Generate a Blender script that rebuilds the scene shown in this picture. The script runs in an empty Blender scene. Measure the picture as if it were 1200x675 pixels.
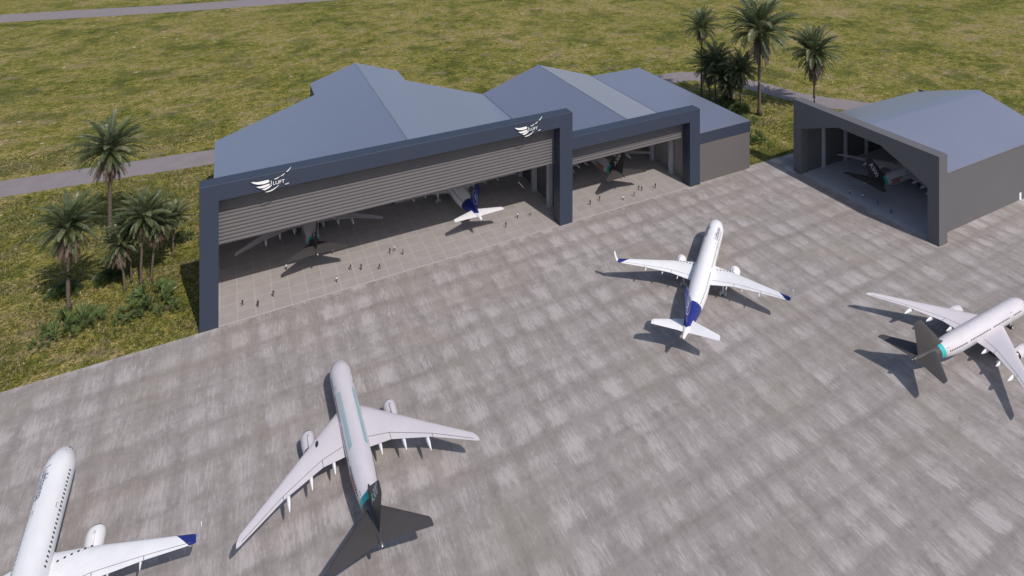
import bpy, bmesh, math, random
from mathutils import Vector, Matrix, noise as mnoise

# ------------------------------------------------------------------ camera, light, exposure
scene = bpy.context.scene
COL = scene.collection
R = math.radians
H = 135.0                                   # height of the eye above the apron

cam_d = bpy.data.cameras.new('camera')
cam = bpy.data.objects.new('camera', cam_d)
COL.objects.link(cam)
cam.location = (0, 0, H)
cam.rotation_euler = (R(90), 0, 0)
cam_d.sensor_width = 36
cam_d.lens = 750 / 1200 * 36
cam_d.shift_x = -70 / 1200
cam_d.shift_y = -(337.5 + 150) / 1200
cam_d.clip_start = 1
cam_d.clip_end = 6000
scene.camera = cam

SUN_EL = R(49.5)
SUN_H = Vector((0.633, -0.774, 0)).normalized()          # towards the sun, on the ground
to_sun = Vector((SUN_H.x * math.cos(SUN_EL), SUN_H.y * math.cos(SUN_EL), math.sin(SUN_EL)))

world = bpy.data.worlds.new('World')
scene.world = world
world.use_nodes = True
wt = world.node_tree
bg = wt.nodes['Background']
sky = wt.nodes.new('ShaderNodeTexSky')
sky.sky_type = 'NISHITA'
sky.sun_disc = False
sky.sun_elevation = SUN_EL
sky.sun_rotation = math.atan2(SUN_H.x, SUN_H.y)
sky.air_density = 1.0
sky.dust_density = 1.6
sky.ozone_density = 1.0
wt.links.new(sky.outputs[0], bg.inputs[0])
bg.inputs[1].default_value = 0.118

sun_d = bpy.data.lights.new('sun', 'SUN')
sun_d.energy = 3.35
sun_d.angle = R(0.5)
sun_d.color = (1.0, 0.925, 0.85)
sun = bpy.data.objects.new('sun', sun_d)
COL.objects.link(sun)
sun.rotation_euler = to_sun.to_track_quat('Z', 'Y').to_euler()

scene.view_settings.view_transform = 'Standard'
scene.view_settings.look = 'None'
scene.view_settings.exposure = 0.0
scene.view_settings.gamma = 1.0
scene.view_settings.use_curve_mapping = False
scene.cycles.max_bounces = 10
scene.cycles.diffuse_bounces = 6
scene.render.resolution_x = 1024
scene.render.resolution_y = 576

# ------------------------------------------------------------------ the hangar frame: a along the fronts, b into the halls
TH = R(28.5)
ORG = Vector((-108.984, 187.257, 0))
AX = Vector((math.cos(TH), math.sin(TH), 0))
BX = Vector((-math.sin(TH), math.cos(TH), 0))


def W(a, b, z=0.0):
    return ORG + AX * a + BX * b + Vector((0, 0, z))


def place(o, a, b, z=0.0, rot=0.0):
    o.location = W(a, b, z)
    o.rotation_euler = (0, 0, TH + rot)


# ------------------------------------------------------------------ object helpers
def tag(o, label=None, cat=None, group=None, kind=None):
    if label: o['label'] = label
    if cat: o['category'] = cat
    if group: o['group'] = group
    if kind: o['kind'] = kind
    return o


def link_mesh(name, me, parent=None):
    o = bpy.data.objects.new(name, me)
    COL.objects.link(o)
    if parent is not None:
        o.parent = parent
    return o


def obj(name, bm, mats, parent=None, smooth=False, autosmooth=None):
    me = bpy.data.meshes.new(name)
    bm.to_mesh(me)
    bm.free()
    if not isinstance(mats, (list, tuple)):
        mats = [mats]
    for m in mats:
        me.materials.append(m)
    if smooth:
        for p in me.polygons:
            p.use_smooth = True
    if autosmooth:
        me.set_sharp_from_angle(angle=R(autosmooth))
    return link_mesh(name, me, parent)


def thing(name, label, cat, group=None):
    o = bpy.data.objects.new(name, None)
    o.empty_display_size = 1
    COL.objects.link(o)
    return tag(o, label, cat, group)


def copy_tree(o, parent=None):
    c = o.copy()
    COL.objects.link(c)
    if parent is not None:
        c.parent = parent
    for ch in list(o.children):
        copy_tree(ch, c)
    return c


# ------------------------------------------------------------------ mesh helpers
def box(bm, x0, x1, y0, y1, z0, z1, mi=0):
    vs = [bm.verts.new((x, y, z)) for z in (z0, z1) for y in (y0, y1) for x in (x0, x1)]
    for f in ((0, 2, 3, 1), (4, 5, 7, 6), (0, 1, 5, 4), (2, 6, 7, 3), (0, 4, 6, 2), (1, 3, 7, 5)):
        fc = bm.faces.new([vs[i] for i in f])
        fc.material_index = mi
    return vs


def prism(bm, pts, fn0, fn1, mi=0):
    """pts: 2-D loop; fn0/fn1 turn a 2-D point into the 3-D point at either end"""
    a = [bm.verts.new(fn0(p)) for p in pts]
    b = [bm.verts.new(fn1(p)) for p in pts]
    n = len(pts)
    fs = [bm.faces.new(a), bm.faces.new(list(reversed(b)))]
    for i in range(n):
        j = (i + 1) % n
        fs.append(bm.faces.new((a[j], a[i], b[i], b[j])))
    for f in fs:
        f.material_index = mi
    return fs


def fix(bm, bevel=0.0, seg=1):
    bmesh.ops.recalc_face_normals(bm, faces=bm.faces[:])
    if bevel:
        bmesh.ops.bevel(bm, geom=bm.edges[:], offset=bevel, segments=seg, affect='EDGES', clamp_overlap=True)
    return bm


def rings(bm, loops, cap0=True, cap1=True, mi=0):
    vl = [[bm.verts.new(p) for p in lp] for lp in loops]
    n = len(loops[0])
    for k in range(len(vl) - 1):
        for i in range(n):
            j = (i + 1) % n
            f = bm.faces.new((vl[k][i], vl[k][j], vl[k + 1][j], vl[k + 1][i]))
            f.material_index = mi
    if cap0:
        bm.faces.new(list(reversed(vl[0]))).material_index = mi
    if cap1:
        bm.faces.new(vl[-1]).material_index = mi
    return vl


def tube(bm, pts, rads, n=8, mi=0, cap=True):
    loops = []
    up = Vector((0, 0, 1))
    for k, p in enumerate(pts):
        p = Vector(p)
        d = (Vector(pts[min(k + 1, len(pts) - 1)]) - Vector(pts[max(k - 1, 0)])).normalized()
        x = d.cross(up)
        if x.length < 1e-3:
            x = Vector((1, 0, 0))
        x.normalize()
        y = x.cross(d).normalized()
        loops.append([p + (x * math.cos(t) + y * math.sin(t)) * rads[k] for t in [2 * math.pi * i / n for i in range(n)]])
    rings(bm, loops, cap, cap, mi)


def lathe(bm, axis_pts, n=24, cap0=False, cap1=False, mi=0, ctr=(0, 0, 0), sq=1.0):
    """axis_pts: (x, r) pairs spun about an axis parallel to X"""
    loops = []
    for x, r in axis_pts:
        loops.append([Vector((ctr[0] + x, ctr[1] + r * math.cos(t), ctr[2] + r * math.sin(t) * sq))
                      for t in [2 * math.pi * i / n for i in range(n)]])
    return rings(bm, loops, cap0, cap1, mi)


# ------------------------------------------------------------------ materials
def N(nt, t, **kw):
    n = nt.nodes.new(t)
    for k, v in kw.items():
        setattr(n, k, v)
    return n


def new_mat(name):
    m = bpy.data.materials.new(name)
    m.use_nodes = True
    nt = m.node_tree
    return m, nt, nt.nodes['Principled BSDF']


def math_n(nt, op, a, b=None, c=None, clamp=False):
    n = N(nt, 'ShaderNodeMath', operation=op)
    n.use_clamp = clamp
    for i, v in enumerate((a, b, c)):
        if v is None: continue
        if isinstance(v, (int, float)): n.inputs[i].default_value = v
        else: nt.links.new(v, n.inputs[i])
    return n.outputs[0]


def mix_col(nt, fac, a, b, blend='MIX'):
    n = N(nt, 'ShaderNodeMix', data_type='RGBA', blend_type=blend)
    for i, v in ((0, fac), (6, a), (7, b)):
        if isinstance(v, (int, float)): n.inputs[i].default_value = v
        elif isinstance(v, (tuple, list)): n.inputs[i].default_value = (*v[:3], 1)
        else: nt.links.new(v, n.inputs[i])
    return n.outputs[2]


def noise_tex(nt, vec, scale, detail=4, rough=0.55, sx=1, sy=1, sz=1, off=(0, 0, 0), dist=0.0):
    mp = N(nt, 'ShaderNodeMapping')
    mp.inputs['Scale'].default_value = (sx, sy, sz)
    mp.inputs['Location'].default_value = off
    nt.links.new(vec, mp.inputs['Vector'])
    n = N(nt, 'ShaderNodeTexNoise')
    n.inputs['Scale'].default_value = scale
    n.inputs['Detail'].default_value = detail
    n.inputs['Roughness'].default_value = rough
    n.inputs['Distortion'].default_value = dist
    nt.links.new(mp.outputs[0], n.inputs['Vector'])
    return n.outputs['Fac']


def ramp(nt, fac, stops):
    n = N(nt, 'ShaderNodeValToRGB')
    el = n.color_ramp.elements
    while len(el) < len(stops):
        el.new(0.5)
    for e, (p, c) in zip(el, stops):
        e.position = p
        e.color = (*c, 1) if len(c) == 3 else c
    nt.links.new(fac, n.inputs[0])
    return n.outputs[0]


def bump(nt, bsdf, height, strength=0.3, dist=0.1):
    b = N(nt, 'ShaderNodeBump')
    b.inputs['Strength'].default_value = strength
    b.inputs['Distance'].default_value = dist
    nt.links.new(height, b.inputs['Height'])
    nt.links.new(b.outputs[0], bsdf.inputs['Normal'])


def objvec(nt):
    return N(nt, 'ShaderNodeTexCoord').outputs['Object']


def surf(name, col, rough=0.6, metal=0.0, var=0.12, scale=0.25, spec=0.4, coat=0.0, bmp=0.0):
    """a paint or plain material with a little uneven wear"""
    m, nt, b = new_mat(name)
    v = objvec(nt)
    n = noise_tex(nt, v, scale, 5, 0.6)
    n2 = noise_tex(nt, v, scale * 9, 3, 0.6)
    f = math_n(nt, 'MULTIPLY_ADD', n, 0.7, math_n(nt, 'MULTIPLY', n2, 0.3))
    lo = tuple(c * (1 - var) for c in col)
    hi = tuple(min(1, c * (1 + var)) for c in col)
    nt.links.new(ramp(nt, f, [(0.3, lo), (0.7, hi)]), b.inputs['Base Color'])
    b.inputs['Roughness'].default_value = rough
    b.inputs['Metallic'].default_value = metal
    b.inputs['Specular IOR Level'].default_value = spec
    b.inputs['Coat Weight'].default_value = coat
    if bmp:
        bump(nt, b, n2, bmp, 0.05)
    return m


def mat_apron():
    m, nt, b = new_mat('apron_concrete')
    v = objvec(nt)
    sep = N(nt, 'ShaderNodeSeparateXYZ')
    nt.links.new(v, sep.inputs[0])
    wob = noise_tex(nt, v, 0.16, 4, 0.65)
    wob2 = noise_tex(nt, v, 0.16, 4, 0.65, off=(44, 18, 0))
    joints = []

    def pours(ca, cb, off, wa):
        """bays of concrete on a loose grid: each its own tone, paler in the middle"""
        fa = math_n(nt, 'ADD', math_n(nt, 'DIVIDE', math_n(nt, 'MULTIPLY_ADD', wob, wa, sep.outputs[0]), ca), off)
        col = math_n(nt, 'FLOOR', fa)
        stag = off * .31
        fb = math_n(nt, 'ADD', math_n(nt, 'DIVIDE', math_n(nt, 'MULTIPLY_ADD', wob2, wa, sep.outputs[1]), cb), stag)
        cm = N(nt, 'ShaderNodeCombineXYZ')
        nt.links.new(col, cm.inputs[0])
        nt.links.new(math_n(nt, 'FLOOR', fb), cm.inputs[1])
        wn = N(nt, 'ShaderNodeTexWhiteNoise', noise_dimensions='2D')
        nt.links.new(cm.outputs[0], wn.inputs['Vector'])
        out = []
        for f in (fa, fb):
            fr = math_n(nt, 'FRACT', f)                                      # crisp on one side, worn away towards the other
            joints.append(math_n(nt, 'LESS_THAN', fr, 0.11 / (ca if f is fa else cb)))
            up = math_n(nt, 'SMOOTH_MIN', math_n(nt, 'DIVIDE', fr, 0.16), 1.0, 0.4)
            dn = math_n(nt, 'SMOOTH_MIN', math_n(nt, 'DIVIDE', math_n(nt, 'SUBTRACT', 1.0, fr), 0.42), 1.0, 0.4)
            out.append(math_n(nt, 'MINIMUM', up, dn, clamp=True))
        ins = math_n(nt, 'MULTIPLY', out[0], out[1])
        amp = math_n(nt, 'MULTIPLY_ADD', wn.outputs['Value'], 0.65, 0.35)
        return math_n(nt, 'MULTIPLY', ins, amp)
    patch = math_n(nt, 'MULTIPLY_ADD', pours(8.6, 11.0, 0.0, 4.2), 0.58, math_n(nt, 'MULTIPLY', pours(5.7, 8.3, 7.3, 3.0), 0.42))
    s_b = noise_tex(nt, v, 1.0, 4, 0.62, sx=0.42, sy=0.055, off=(13, 2, 0))    # streaks running with b
    s_a = noise_tex(nt, v, 1.0, 4, 0.6, sx=0.05, sy=0.33, off=(5, 9, 0))       # and across
    fine_b = noise_tex(nt, v, 1.0, 4, 0.8, sx=2.0, sy=0.30)
    fine = noise_tex(nt, v, 0.7, 6, 0.9)
    big = noise_tex(nt, v, 0.013, 3, 0.5)
    t = math_n(nt, 'MULTIPLY_ADD', patch, 0.100, 0.048)
    for src, k in ((s_b, 0.22), (s_a, 0.17), (fine_b, 0.16), (fine, 0.27), (big, 0.05)):
        t = math_n(nt, 'MULTIPLY_ADD', src, k, t)
    c = ramp(nt, t, [(0.38, (0.180, 0.162, 0.153)), (0.47, (0.242, 0.219, 0.210)), (0.55, (0.306, 0.279, 0.271)), (0.66, (0.365, 0.334, 0.328))])
    # thin pale scratches left on the lighter pours
    sc = noise_tex(nt, v, 1.0, 5, 0.8, sx=1.9, sy=0.26, off=(40, 8, 0))
    scm = N(nt, 'ShaderNodeMapRange')
    nt.links.new(math_n(nt, 'MULTIPLY_ADD', patch, 0.30, sc), scm.inputs[0])
    scm.inputs[1].default_value = 0.61
    scm.inputs[2].default_value = 0.76
    c = mix_col(nt, math_n(nt, 'MULTIPLY', scm.outputs[0], 0.6), c, (0.46, 0.43, 0.43))
    jn = math_n(nt, 'MAXIMUM', joints[0], joints[1])
    c = mix_col(nt, math_n(nt, 'MULTIPLY', jn, 0.10), c, (0.15, 0.14, 0.135))
    hue = noise_tex(nt, v, 0.04, 3, 0.5, off=(80, 3, 0))
    hm = N(nt, 'ShaderNodeMapRange')
    nt.links.new(hue, hm.inputs[0])
    hm.inputs[1].default_value = 0.5
    hm.inputs[2].default_value = 0.75
    c = mix_col(nt, math_n(nt, 'MULTIPLY', hm.outputs[0], 0.4), c, (0.245, 0.222, 0.175))
    nt.links.new(c, b.inputs['Base Color'])
    b.inputs['Roughness'].default_value = 0.85
    b.inputs['Specular IOR Level'].default_value = 0.2
    bump(nt, b, fine, 0.12, 0.05)
    return m


def mat_floor(name='hangar_floor_concrete', tile=5.0, base=((0.300, 0.275, 0.268), (0.375, 0.347, 0.338))):
    m, nt, b = new_mat(name)
    v = objvec(nt)
    sep = N(nt, 'ShaderNodeSeparateXYZ')
    nt.links.new(v, sep.inputs[0])
    fx = math_n(nt, 'DIVIDE', sep.outputs[0], tile)
    fy = math_n(nt, 'DIVIDE', sep.outputs[1], tile)
    comb = N(nt, 'ShaderNodeCombineXYZ')
    nt.links.new(math_n(nt, 'FLOOR', fx), comb.inputs[0])
    nt.links.new(math_n(nt, 'FLOOR', fy), comb.inputs[1])
    wn = N(nt, 'ShaderNodeTexWhiteNoise')
    nt.links.new(comb.outputs[0], wn.inputs['Vector'])
    n = noise_tex(nt, v, 0.3, 5, 0.6)
    t = math_n(nt, 'MULTIPLY_ADD', wn.outputs['Value'], 0.16, math_n(nt, 'MULTIPLY', n, 0.84))
    c = ramp(nt, t, [(0.25, base[0]), (0.75, base[1])])
    jx = math_n(nt, 'ABSOLUTE', math_n(nt, 'SUBTRACT', math_n(nt, 'FRACT', fx), 0.5))
    jy = math_n(nt, 'ABSOLUTE', math_n(nt, 'SUBTRACT', math_n(nt, 'FRACT', fy), 0.5))
    j = math_n(nt, 'SMOOTH_MAX', jx, jy, 0.02)
    jl = N(nt, 'ShaderNodeMapRange')
    nt.links.new(j, jl.inputs[0])
    jl.inputs[1].default_value = 0.455
    jl.inputs[2].default_value = 0.5
    c = mix_col(nt, math_n(nt, 'MULTIPLY', jl.outputs[0], 0.7), c, (0.48, 0.445, 0.435))
    nt.links.new(c, b.inputs['Base Color'])
    b.inputs['Roughness'].default_value = 0.5
    return m


def mat_grass():
    m, nt, b = new_mat('dry_grass')
    v = objvec(nt)
    big = noise_tex(nt, v, 0.016, 5, 0.6)
    mid = noise_tex(nt, v, 0.085, 5, 0.65, off=(11, 4, 0))
    clump = noise_tex(nt, v, 0.30, 5, 0.75, off=(3, 50, 0))
    fine = noise_tex(nt, v, 1.0, 6, 1.0)
    t = math_n(nt, 'MULTIPLY_ADD', mid, 0.42, math_n(nt, 'MULTIPLY', big, 0.34))
    t = math_n(nt, 'MULTIPLY_ADD', clump, 0.24, t)
    c = ramp(nt, t, [(0.39, (0.058, 0.070, 0.015)), (0.46, (0.130, 0.135, 0.030)), (0.52, (0.198, 0.181, 0.055)), (0.57, (0.242, 0.202, 0.095)), (0.64, (0.270, 0.215, 0.145))])
    # light straw and dark gaps between the blades
    f2 = math_n(nt, 'MULTIPLY_ADD', fine, 0.82, math_n(nt, 'MULTIPLY', clump, 0.18))
    sh = ramp(nt, f2, [(0.42, (0.10, 0.12, 0.09)), (0.475, (0.62, 0.66, 0.54)), (0.515, (1.1, 1.1, 1.0)), (0.58, (2.5, 2.3, 2.2))])
    c = mix_col(nt, 1.0, c, sh, 'MULTIPLY')
    # bare brownish scrapes
    sc = noise_tex(nt, v, 0.05, 5, 0.7, sx=1.0, sy=1.8, off=(70, 20, 0))
    scf = N(nt, 'ShaderNodeMapRange')
    nt.links.new(sc, scf.inputs[0])
    scf.inputs[1].default_value = 0.54
    scf.inputs[2].default_value = 0.64
    c = mix_col(nt, math_n(nt, 'MULTIPLY', scf.outputs[0], math_n(nt, 'MULTIPLY_ADD', fine, 1.3, -0.1)), c, (0.225, 0.180, 0.130))
    gr = noise_tex(nt, v, 0.035, 4, 0.6, off=(7, 90, 0))
    grf = N(nt, 'ShaderNodeMapRange')
    nt.links.new(gr, grf.inputs[0])
    grf.inputs[1].default_value = 0.53
    grf.inputs[2].default_value = 0.64
    c = mix_col(nt, math_n(nt, 'MULTIPLY', grf.outputs[0], math_n(nt, 'MULTIPLY_ADD', clump, -1.2, 1.3)), c, (0.072, 0.088, 0.018))
    # pale stones
    vo = N(nt, 'ShaderNodeTexVoronoi')
    vo.inputs['Scale'].default_value = 0.11
    nt.links.new(v, vo.inputs['Vector'])
    vs_ = N(nt, 'ShaderNodeSeparateColor')
    nt.links.new(vo.outputs['Color'], vs_.inputs[0])
    lim = math_n(nt, 'MULTIPLY_ADD', math_n(nt, 'SUBTRACT', vs_.outputs[0], 0.76, clamp=True), 0.55, 0.028)
    st = math_n(nt, 'LESS_THAN', math_n(nt, 'MULTIPLY_ADD', clump, 0.06, vo.outputs['Distance']), lim)
    c = mix_col(nt, math_n(nt, 'MULTIPLY', st, 0.85), c, (0.50, 0.47, 0.43))
    nt.links.new(c, b.inputs['Base Color'])
    b.inputs['Roughness'].default_value = 0.95
    b.inputs['Specular IOR Level'].default_value = 0.1
    hgt = math_n(nt, 'MULTIPLY_ADD', fine, 0.5, clump)
    bump(nt, b, hgt, 0.9, 0.9)
    return m


def mat_path():
    m, nt, b = new_mat('path_asphalt')
    v = objvec(nt)
    n = noise_tex(nt, v, 0.15, 5, 0.65)
    n2 = noise_tex(nt, v, 1.2, 4, 0.7)
    t = math_n(nt, 'MULTIPLY_ADD', n2, 0.4, math_n(nt, 'MULTIPLY', n, 0.6))
    nt.links.new(ramp(nt, t, [(0.3, (0.185, 0.16, 0.165)), (0.7, (0.25, 0.222, 0.232))]), b.inputs['Base Color'])
    b.inputs['Roughness'].default_value = 0.9
    return m


def mat_fuselage(kind):
    """paint scheme drawn in the aeroplane's own coordinates: x runs forward from the tail tip"""
    m, nt, b = new_mat('fuselage_paint_' + kind)
    v = objvec(nt)
    sep = N(nt, 'ShaderNodeSeparateXYZ')
    nt.links.new(v, sep.inputs[0])
    x, y, z = sep.outputs
    n = noise_tex(nt, v, 0.5, 4, 0.6, sx=0.3)

    def between(s, lo, hi):
        return math_n(nt, 'MULTIPLY', math_n(nt, 'GREATER_THAN', s, lo), math_n(nt, 'LESS_THAN', s, hi))
    if kind in ('grey_striped', 'grey_plain'):
        c = ramp(nt, n, [(0.3, (0.56, 0.53, 0.565)), (0.7, (0.64, 0.61, 0.645))])
        if kind == 'grey_striped':
            # teal bands along both shoulders
            ay = math_n(nt, 'ABSOLUTE', y)
            band = math_n(nt, 'MULTIPLY', between(ay, 1.32, 2.02), math_n(nt, 'GREATER_THAN', z, 5.5))
            fade = math_n(nt, 'MULTIPLY_ADD', n, 5.0, x)
            band = math_n(nt, 'MULTIPLY', band, between(fade, 27.0, 44.0))
            c = mix_col(nt, math_n(nt, 'MULTIPLY', band, math_n(nt, 'MULTIPLY_ADD', n, 1.1, -0.02)), c, (0.03, 0.34, 0.36))
            # the red panel low on the rear flanks
            red = math_n(nt, 'MULTIPLY', between(x, 14.4, 19.4), between(z, 4.5, 6.3))
            c = mix_col(nt, math_n(nt, 'MULTIPLY', red, 0.8), c, (0.42, 0.085, 0.055))
            gry = math_n(nt, 'MULTIPLY', between(x, 14.4, 21.0), between(z, 6.5, 6.8))
            c = mix_col(nt, math_n(nt, 'MULTIPLY', gry, 0.7), c, (0.10, 0.10, 0.11))
        # tail colour and its teal ring lean forward towards the top
        edge = math_n(nt, 'MULTIPLY_ADD', z, 0.10, x)
        ring = between(edge, 11.2, 12.8)
        c = mix_col(nt, ring, c, (0.035, 0.42, 0.42))
        dark = math_n(nt, 'LESS_THAN', edge, 11.2)
        c = mix_col(nt, dark, c, (0.062, 0.057, 0.058))
    else:
        c = ramp(nt, n, [(0.3, (0.77, 0.77, 0.79)), (0.7, (0.83, 0.83, 0.85))])
        ay = math_n(nt, 'ABSOLUTE', y)
        front = math_n(nt, 'LESS_THAN', math_n(nt, 'MULTIPLY_ADD', z, 0.28, x), 17.2)
        rear = math_n(nt, 'GREATER_THAN', math_n(nt, 'MULTIPLY_ADD', ay, -1.65, x), 3.6)
        navy = math_n(nt, 'MULTIPLY', front, rear)
        c = mix_col(nt, navy, c, (0.016, 0.026, 0.19))
    # seams of the skin panels
    px = math_n(nt, 'ABSOLUTE', math_n(nt, 'SUBTRACT', math_n(nt, 'FRACT', math_n(nt, 'DIVIDE', x, 4.2)), 0.5))
    s = math_n(nt, 'MULTIPLY', math_n(nt, 'GREATER_THAN', px, 0.493), 0.10)
    c = mix_col(nt, s, c, (0.2, 0.2, 0.21))
    nt.links.new(c, b.inputs['Base Color'])
    b.inputs['Roughness'].default_value = 0.42
    b.inputs['Coat Weight'].default_value = 0.25
    b.inputs['Coat Roughness'].default_value = 0.15
    return m


def mat_white_wing():
    m, nt, b = new_mat('white_wing_paint')
    v = objvec(nt)
    sep = N(nt, 'ShaderNodeSeparateXYZ')
    nt.links.new(v, sep.inputs[0])
    x, y, z = sep.outputs
    n = noise_tex(nt, v, 0.4, 4, 0.6)
    c = ramp(nt, n, [(0.3, (0.74, 0.74, 0.76)), (0.7, (0.81, 0.81, 0.83))])
    ay = math_n(nt, 'ABSOLUTE', y)
    lim = math_n(nt, 'MULTIPLY_ADD', math_n(nt, 'SUBTRACT', 29.8, x), 0.64, 23.3)
    navy = math_n(nt, 'MULTIPLY', math_n(nt, 'GREATER_THAN', ay, lim), math_n(nt, 'LESS_THAN', z, 8.7))
    c = mix_col(nt, navy, c, (0.016, 0.026, 0.17))
    nt.links.new(c, b.inputs['Base Color'])
    b.inputs['Roughness'].default_value = 0.4
    b.inputs['Coat Weight'].default_value = 0.2
    return m


def mat_leaf(name, lo, hi, trans=0.25):
    m, nt, b = new_mat(name)
    v = objvec(nt)
    n = noise_tex(nt, v, 0.7, 3, 0.6)
    nt.links.new(ramp(nt, n, [(0.35, lo), (0.65, hi)]), b.inputs['Base Color'])
    b.inputs['Roughness'].default_value = 0.38
    b.inputs['Specular IOR Level'].default_value = 0.5
    tr = N(nt, 'ShaderNodeBsdfTranslucent')
    tr.inputs[0].default_value = (*[min(1, h * 1.4) for h in hi], 1)
    mx = N(nt, 'ShaderNodeMixShader')
    mx.inputs[0].default_value = trans
    nt.links.new(b.outputs[0], mx.inputs[1])
    nt.links.new(tr.outputs[0], mx.inputs[2])
    nt.links.new(mx.outputs[0], nt.nodes['Material Output'].inputs[0])
    return m


def mat_trunk():
    m, nt, b = new_mat('palm_bark')
    v = objvec(nt)
    sep = N(nt, 'ShaderNodeSeparateXYZ')
    nt.links.new(v, sep.inputs[0])
    n = noise_tex(nt, v, 1.2, 4, 0.7)
    rg = math_n(nt, 'FRACT', math_n(nt, 'MULTIPLY_ADD', n, 0.8, math_n(nt, 'MULTIPLY', sep.outputs[2], 1.3)))
    t = math_n(nt, 'MULTIPLY_ADD', rg, 0.5, math_n(nt, 'MULTIPLY', n, 0.5))
    nt.links.new(ramp(nt, t, [(0.25, (0.065, 0.048, 0.04)), (0.7, (0.19, 0.145, 0.118))]), b.inputs['Base Color'])
    b.inputs['Roughness'].default_value = 0.95
    bump(nt, b, t, 0.8, 0.2)
    return m


M = dict(
    apron=mat_apron(), grass=mat_grass(), path=mat_path(), floor=mat_floor(), floor_sky_tint=mat_floor('sky_tinted_floor_concrete', 5.0, ((0.38, 0.385, 0.41), (0.46, 0.465, 0.495))),  # grey hangar's floor has blue sky light and extra brightness put into its colour
    strip=surf('threshold_paint', (0.47, 0.44, 0.43), 0.8, var=0.1, scale=0.4),
    navy=surf('navy_cladding', (0.036, 0.047, 0.074), 0.45, var=0.05, scale=0.06, spec=0.35),
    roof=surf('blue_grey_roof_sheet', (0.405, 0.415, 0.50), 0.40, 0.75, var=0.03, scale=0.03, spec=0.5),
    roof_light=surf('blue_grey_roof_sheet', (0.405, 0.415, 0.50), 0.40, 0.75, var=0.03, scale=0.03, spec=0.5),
    roof_lit_slope=surf('brightened_roof_sheet', (0.50, 0.50, 0.57), 0.40, 0.75, var=0.03, scale=0.03, spec=0.5),  # same roof sheet, with the brighter reflection of one slope put into the colour
    wall=surf('grey_wall_panel', (0.120, 0.110, 0.110), 0.7, var=0.05, scale=0.05),
    gwall=surf('grey_portal_panel', (0.122, 0.119, 0.127), 0.65, var=0.05, scale=0.05),
    bounce=surf('pale_bounce_lining', (0.80, 0.80, 0.80), 0.8, var=0.04, scale=0.05),
    inner=surf('dark_inner_wall', (0.11, 0.11, 0.118), 0.8, var=0.1, scale=0.1),
    shutter=surf('grey_shutter_slats', (0.110, 0.102, 0.106), 0.6, var=0.06, scale=0.08),
    column=surf('light_steel_column', (0.40, 0.40, 0.43), 0.5, var=0.05),
    white=surf('white_emblem_paint', (0.82, 0.82, 0.83), 0.4, var=0.02),
    fus_g=mat_fuselage('grey_striped'), fus_p=mat_fuselage('grey_plain'), fus_w=mat_fuselage('white'),
    wing_g=surf('grey_wing_paint', (0.58, 0.55, 0.585), 0.42, var=0.05, scale=0.3, coat=0.15),
    wing_w=mat_white_wing(),
    tail_d=surf('charcoal_tail_paint', (0.062, 0.057, 0.058), 0.5, var=0.08, scale=0.3),
    navyp=surf('navy_tail_paint', (0.016, 0.026, 0.18), 0.4, var=0.05, scale=0.3, coat=0.2),
    whitep=surf('white_paint', (0.79, 0.79, 0.81), 0.4, var=0.03, scale=0.3, coat=0.2),
    emblem=surf('pale_emblem_line', (0.45, 0.52, 0.74), 0.4, var=0.02),
    glass=surf('dark_window_glass', (0.035, 0.035, 0.045), 0.15, var=0.05, spec=0.6),
    seam=surf('dark_flap_seam', (0.16, 0.14, 0.15), 0.7, var=0.05),
    tyre=surf('black_tyre_rubber', (0.03, 0.03, 0.03), 0.85, var=0.1),
    tyre_p=surf('pale_grey_tyre', (0.30, 0.30, 0.31), 0.8, var=0.1),
    rim=surf('pale_wheel_hub', (0.55, 0.55, 0.57), 0.45, var=0.05),
    strut=surf('pale_gear_strut', (0.6, 0.6, 0.62), 0.35, var=0.05),
    metal=surf('bare_engine_metal', (0.30, 0.29, 0.29), 0.35, 0.8, var=0.08),
    fan=surf('dark_fan_blades', (0.05, 0.05, 0.055), 0.4, 0.4, var=0.1),
    lip=surf('dark_intake_lip', (0.10, 0.10, 0.105), 0.35, 0.5, var=0.05),
    frond=mat_leaf('palm_frond_green', (0.085, 0.112, 0.040), (0.150, 0.172, 0.078), .33),
    frond_b=mat_leaf('palm_frond_blue_green', (0.060, 0.088, 0.036), (0.112, 0.140, 0.070), .33),
    frond_highlight=mat_leaf('palm_frond_highlit', (0.17, 0.19, 0.10), (0.27, 0.28, 0.17), .33),  # highlights on some upper fronds, put into the leaf colour
    dead=mat_leaf('dry_frond_brown', (0.092, 0.062, 0.044), (0.165, 0.118, 0.084), 0.1),
    bush=mat_leaf('fan_palm_green', (0.105, 0.158, 0.050), (0.185, 0.250, 0.092), .3),
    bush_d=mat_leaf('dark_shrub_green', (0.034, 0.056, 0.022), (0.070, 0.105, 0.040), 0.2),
    bush_l=mat_leaf('fan_palm_pale_green', (0.15, 0.21, 0.075), (0.25, 0.31, 0.135), .3),
    trunk=mat_trunk(),
)

# ------------------------------------------------------------------ ground, paths, apron
bm = bmesh.new()
s = 3000
vs = [bm.verts.new(p) for p in ((-s, -600, 0), (s, -600, 0), (s, 5000, 0), (-s, 5000, 0))]
bm.faces.new(vs)
ground = tag(obj('ground', bm, M['grass']), kind='structure')
place(ground, 0, 0, -0.02)

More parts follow.
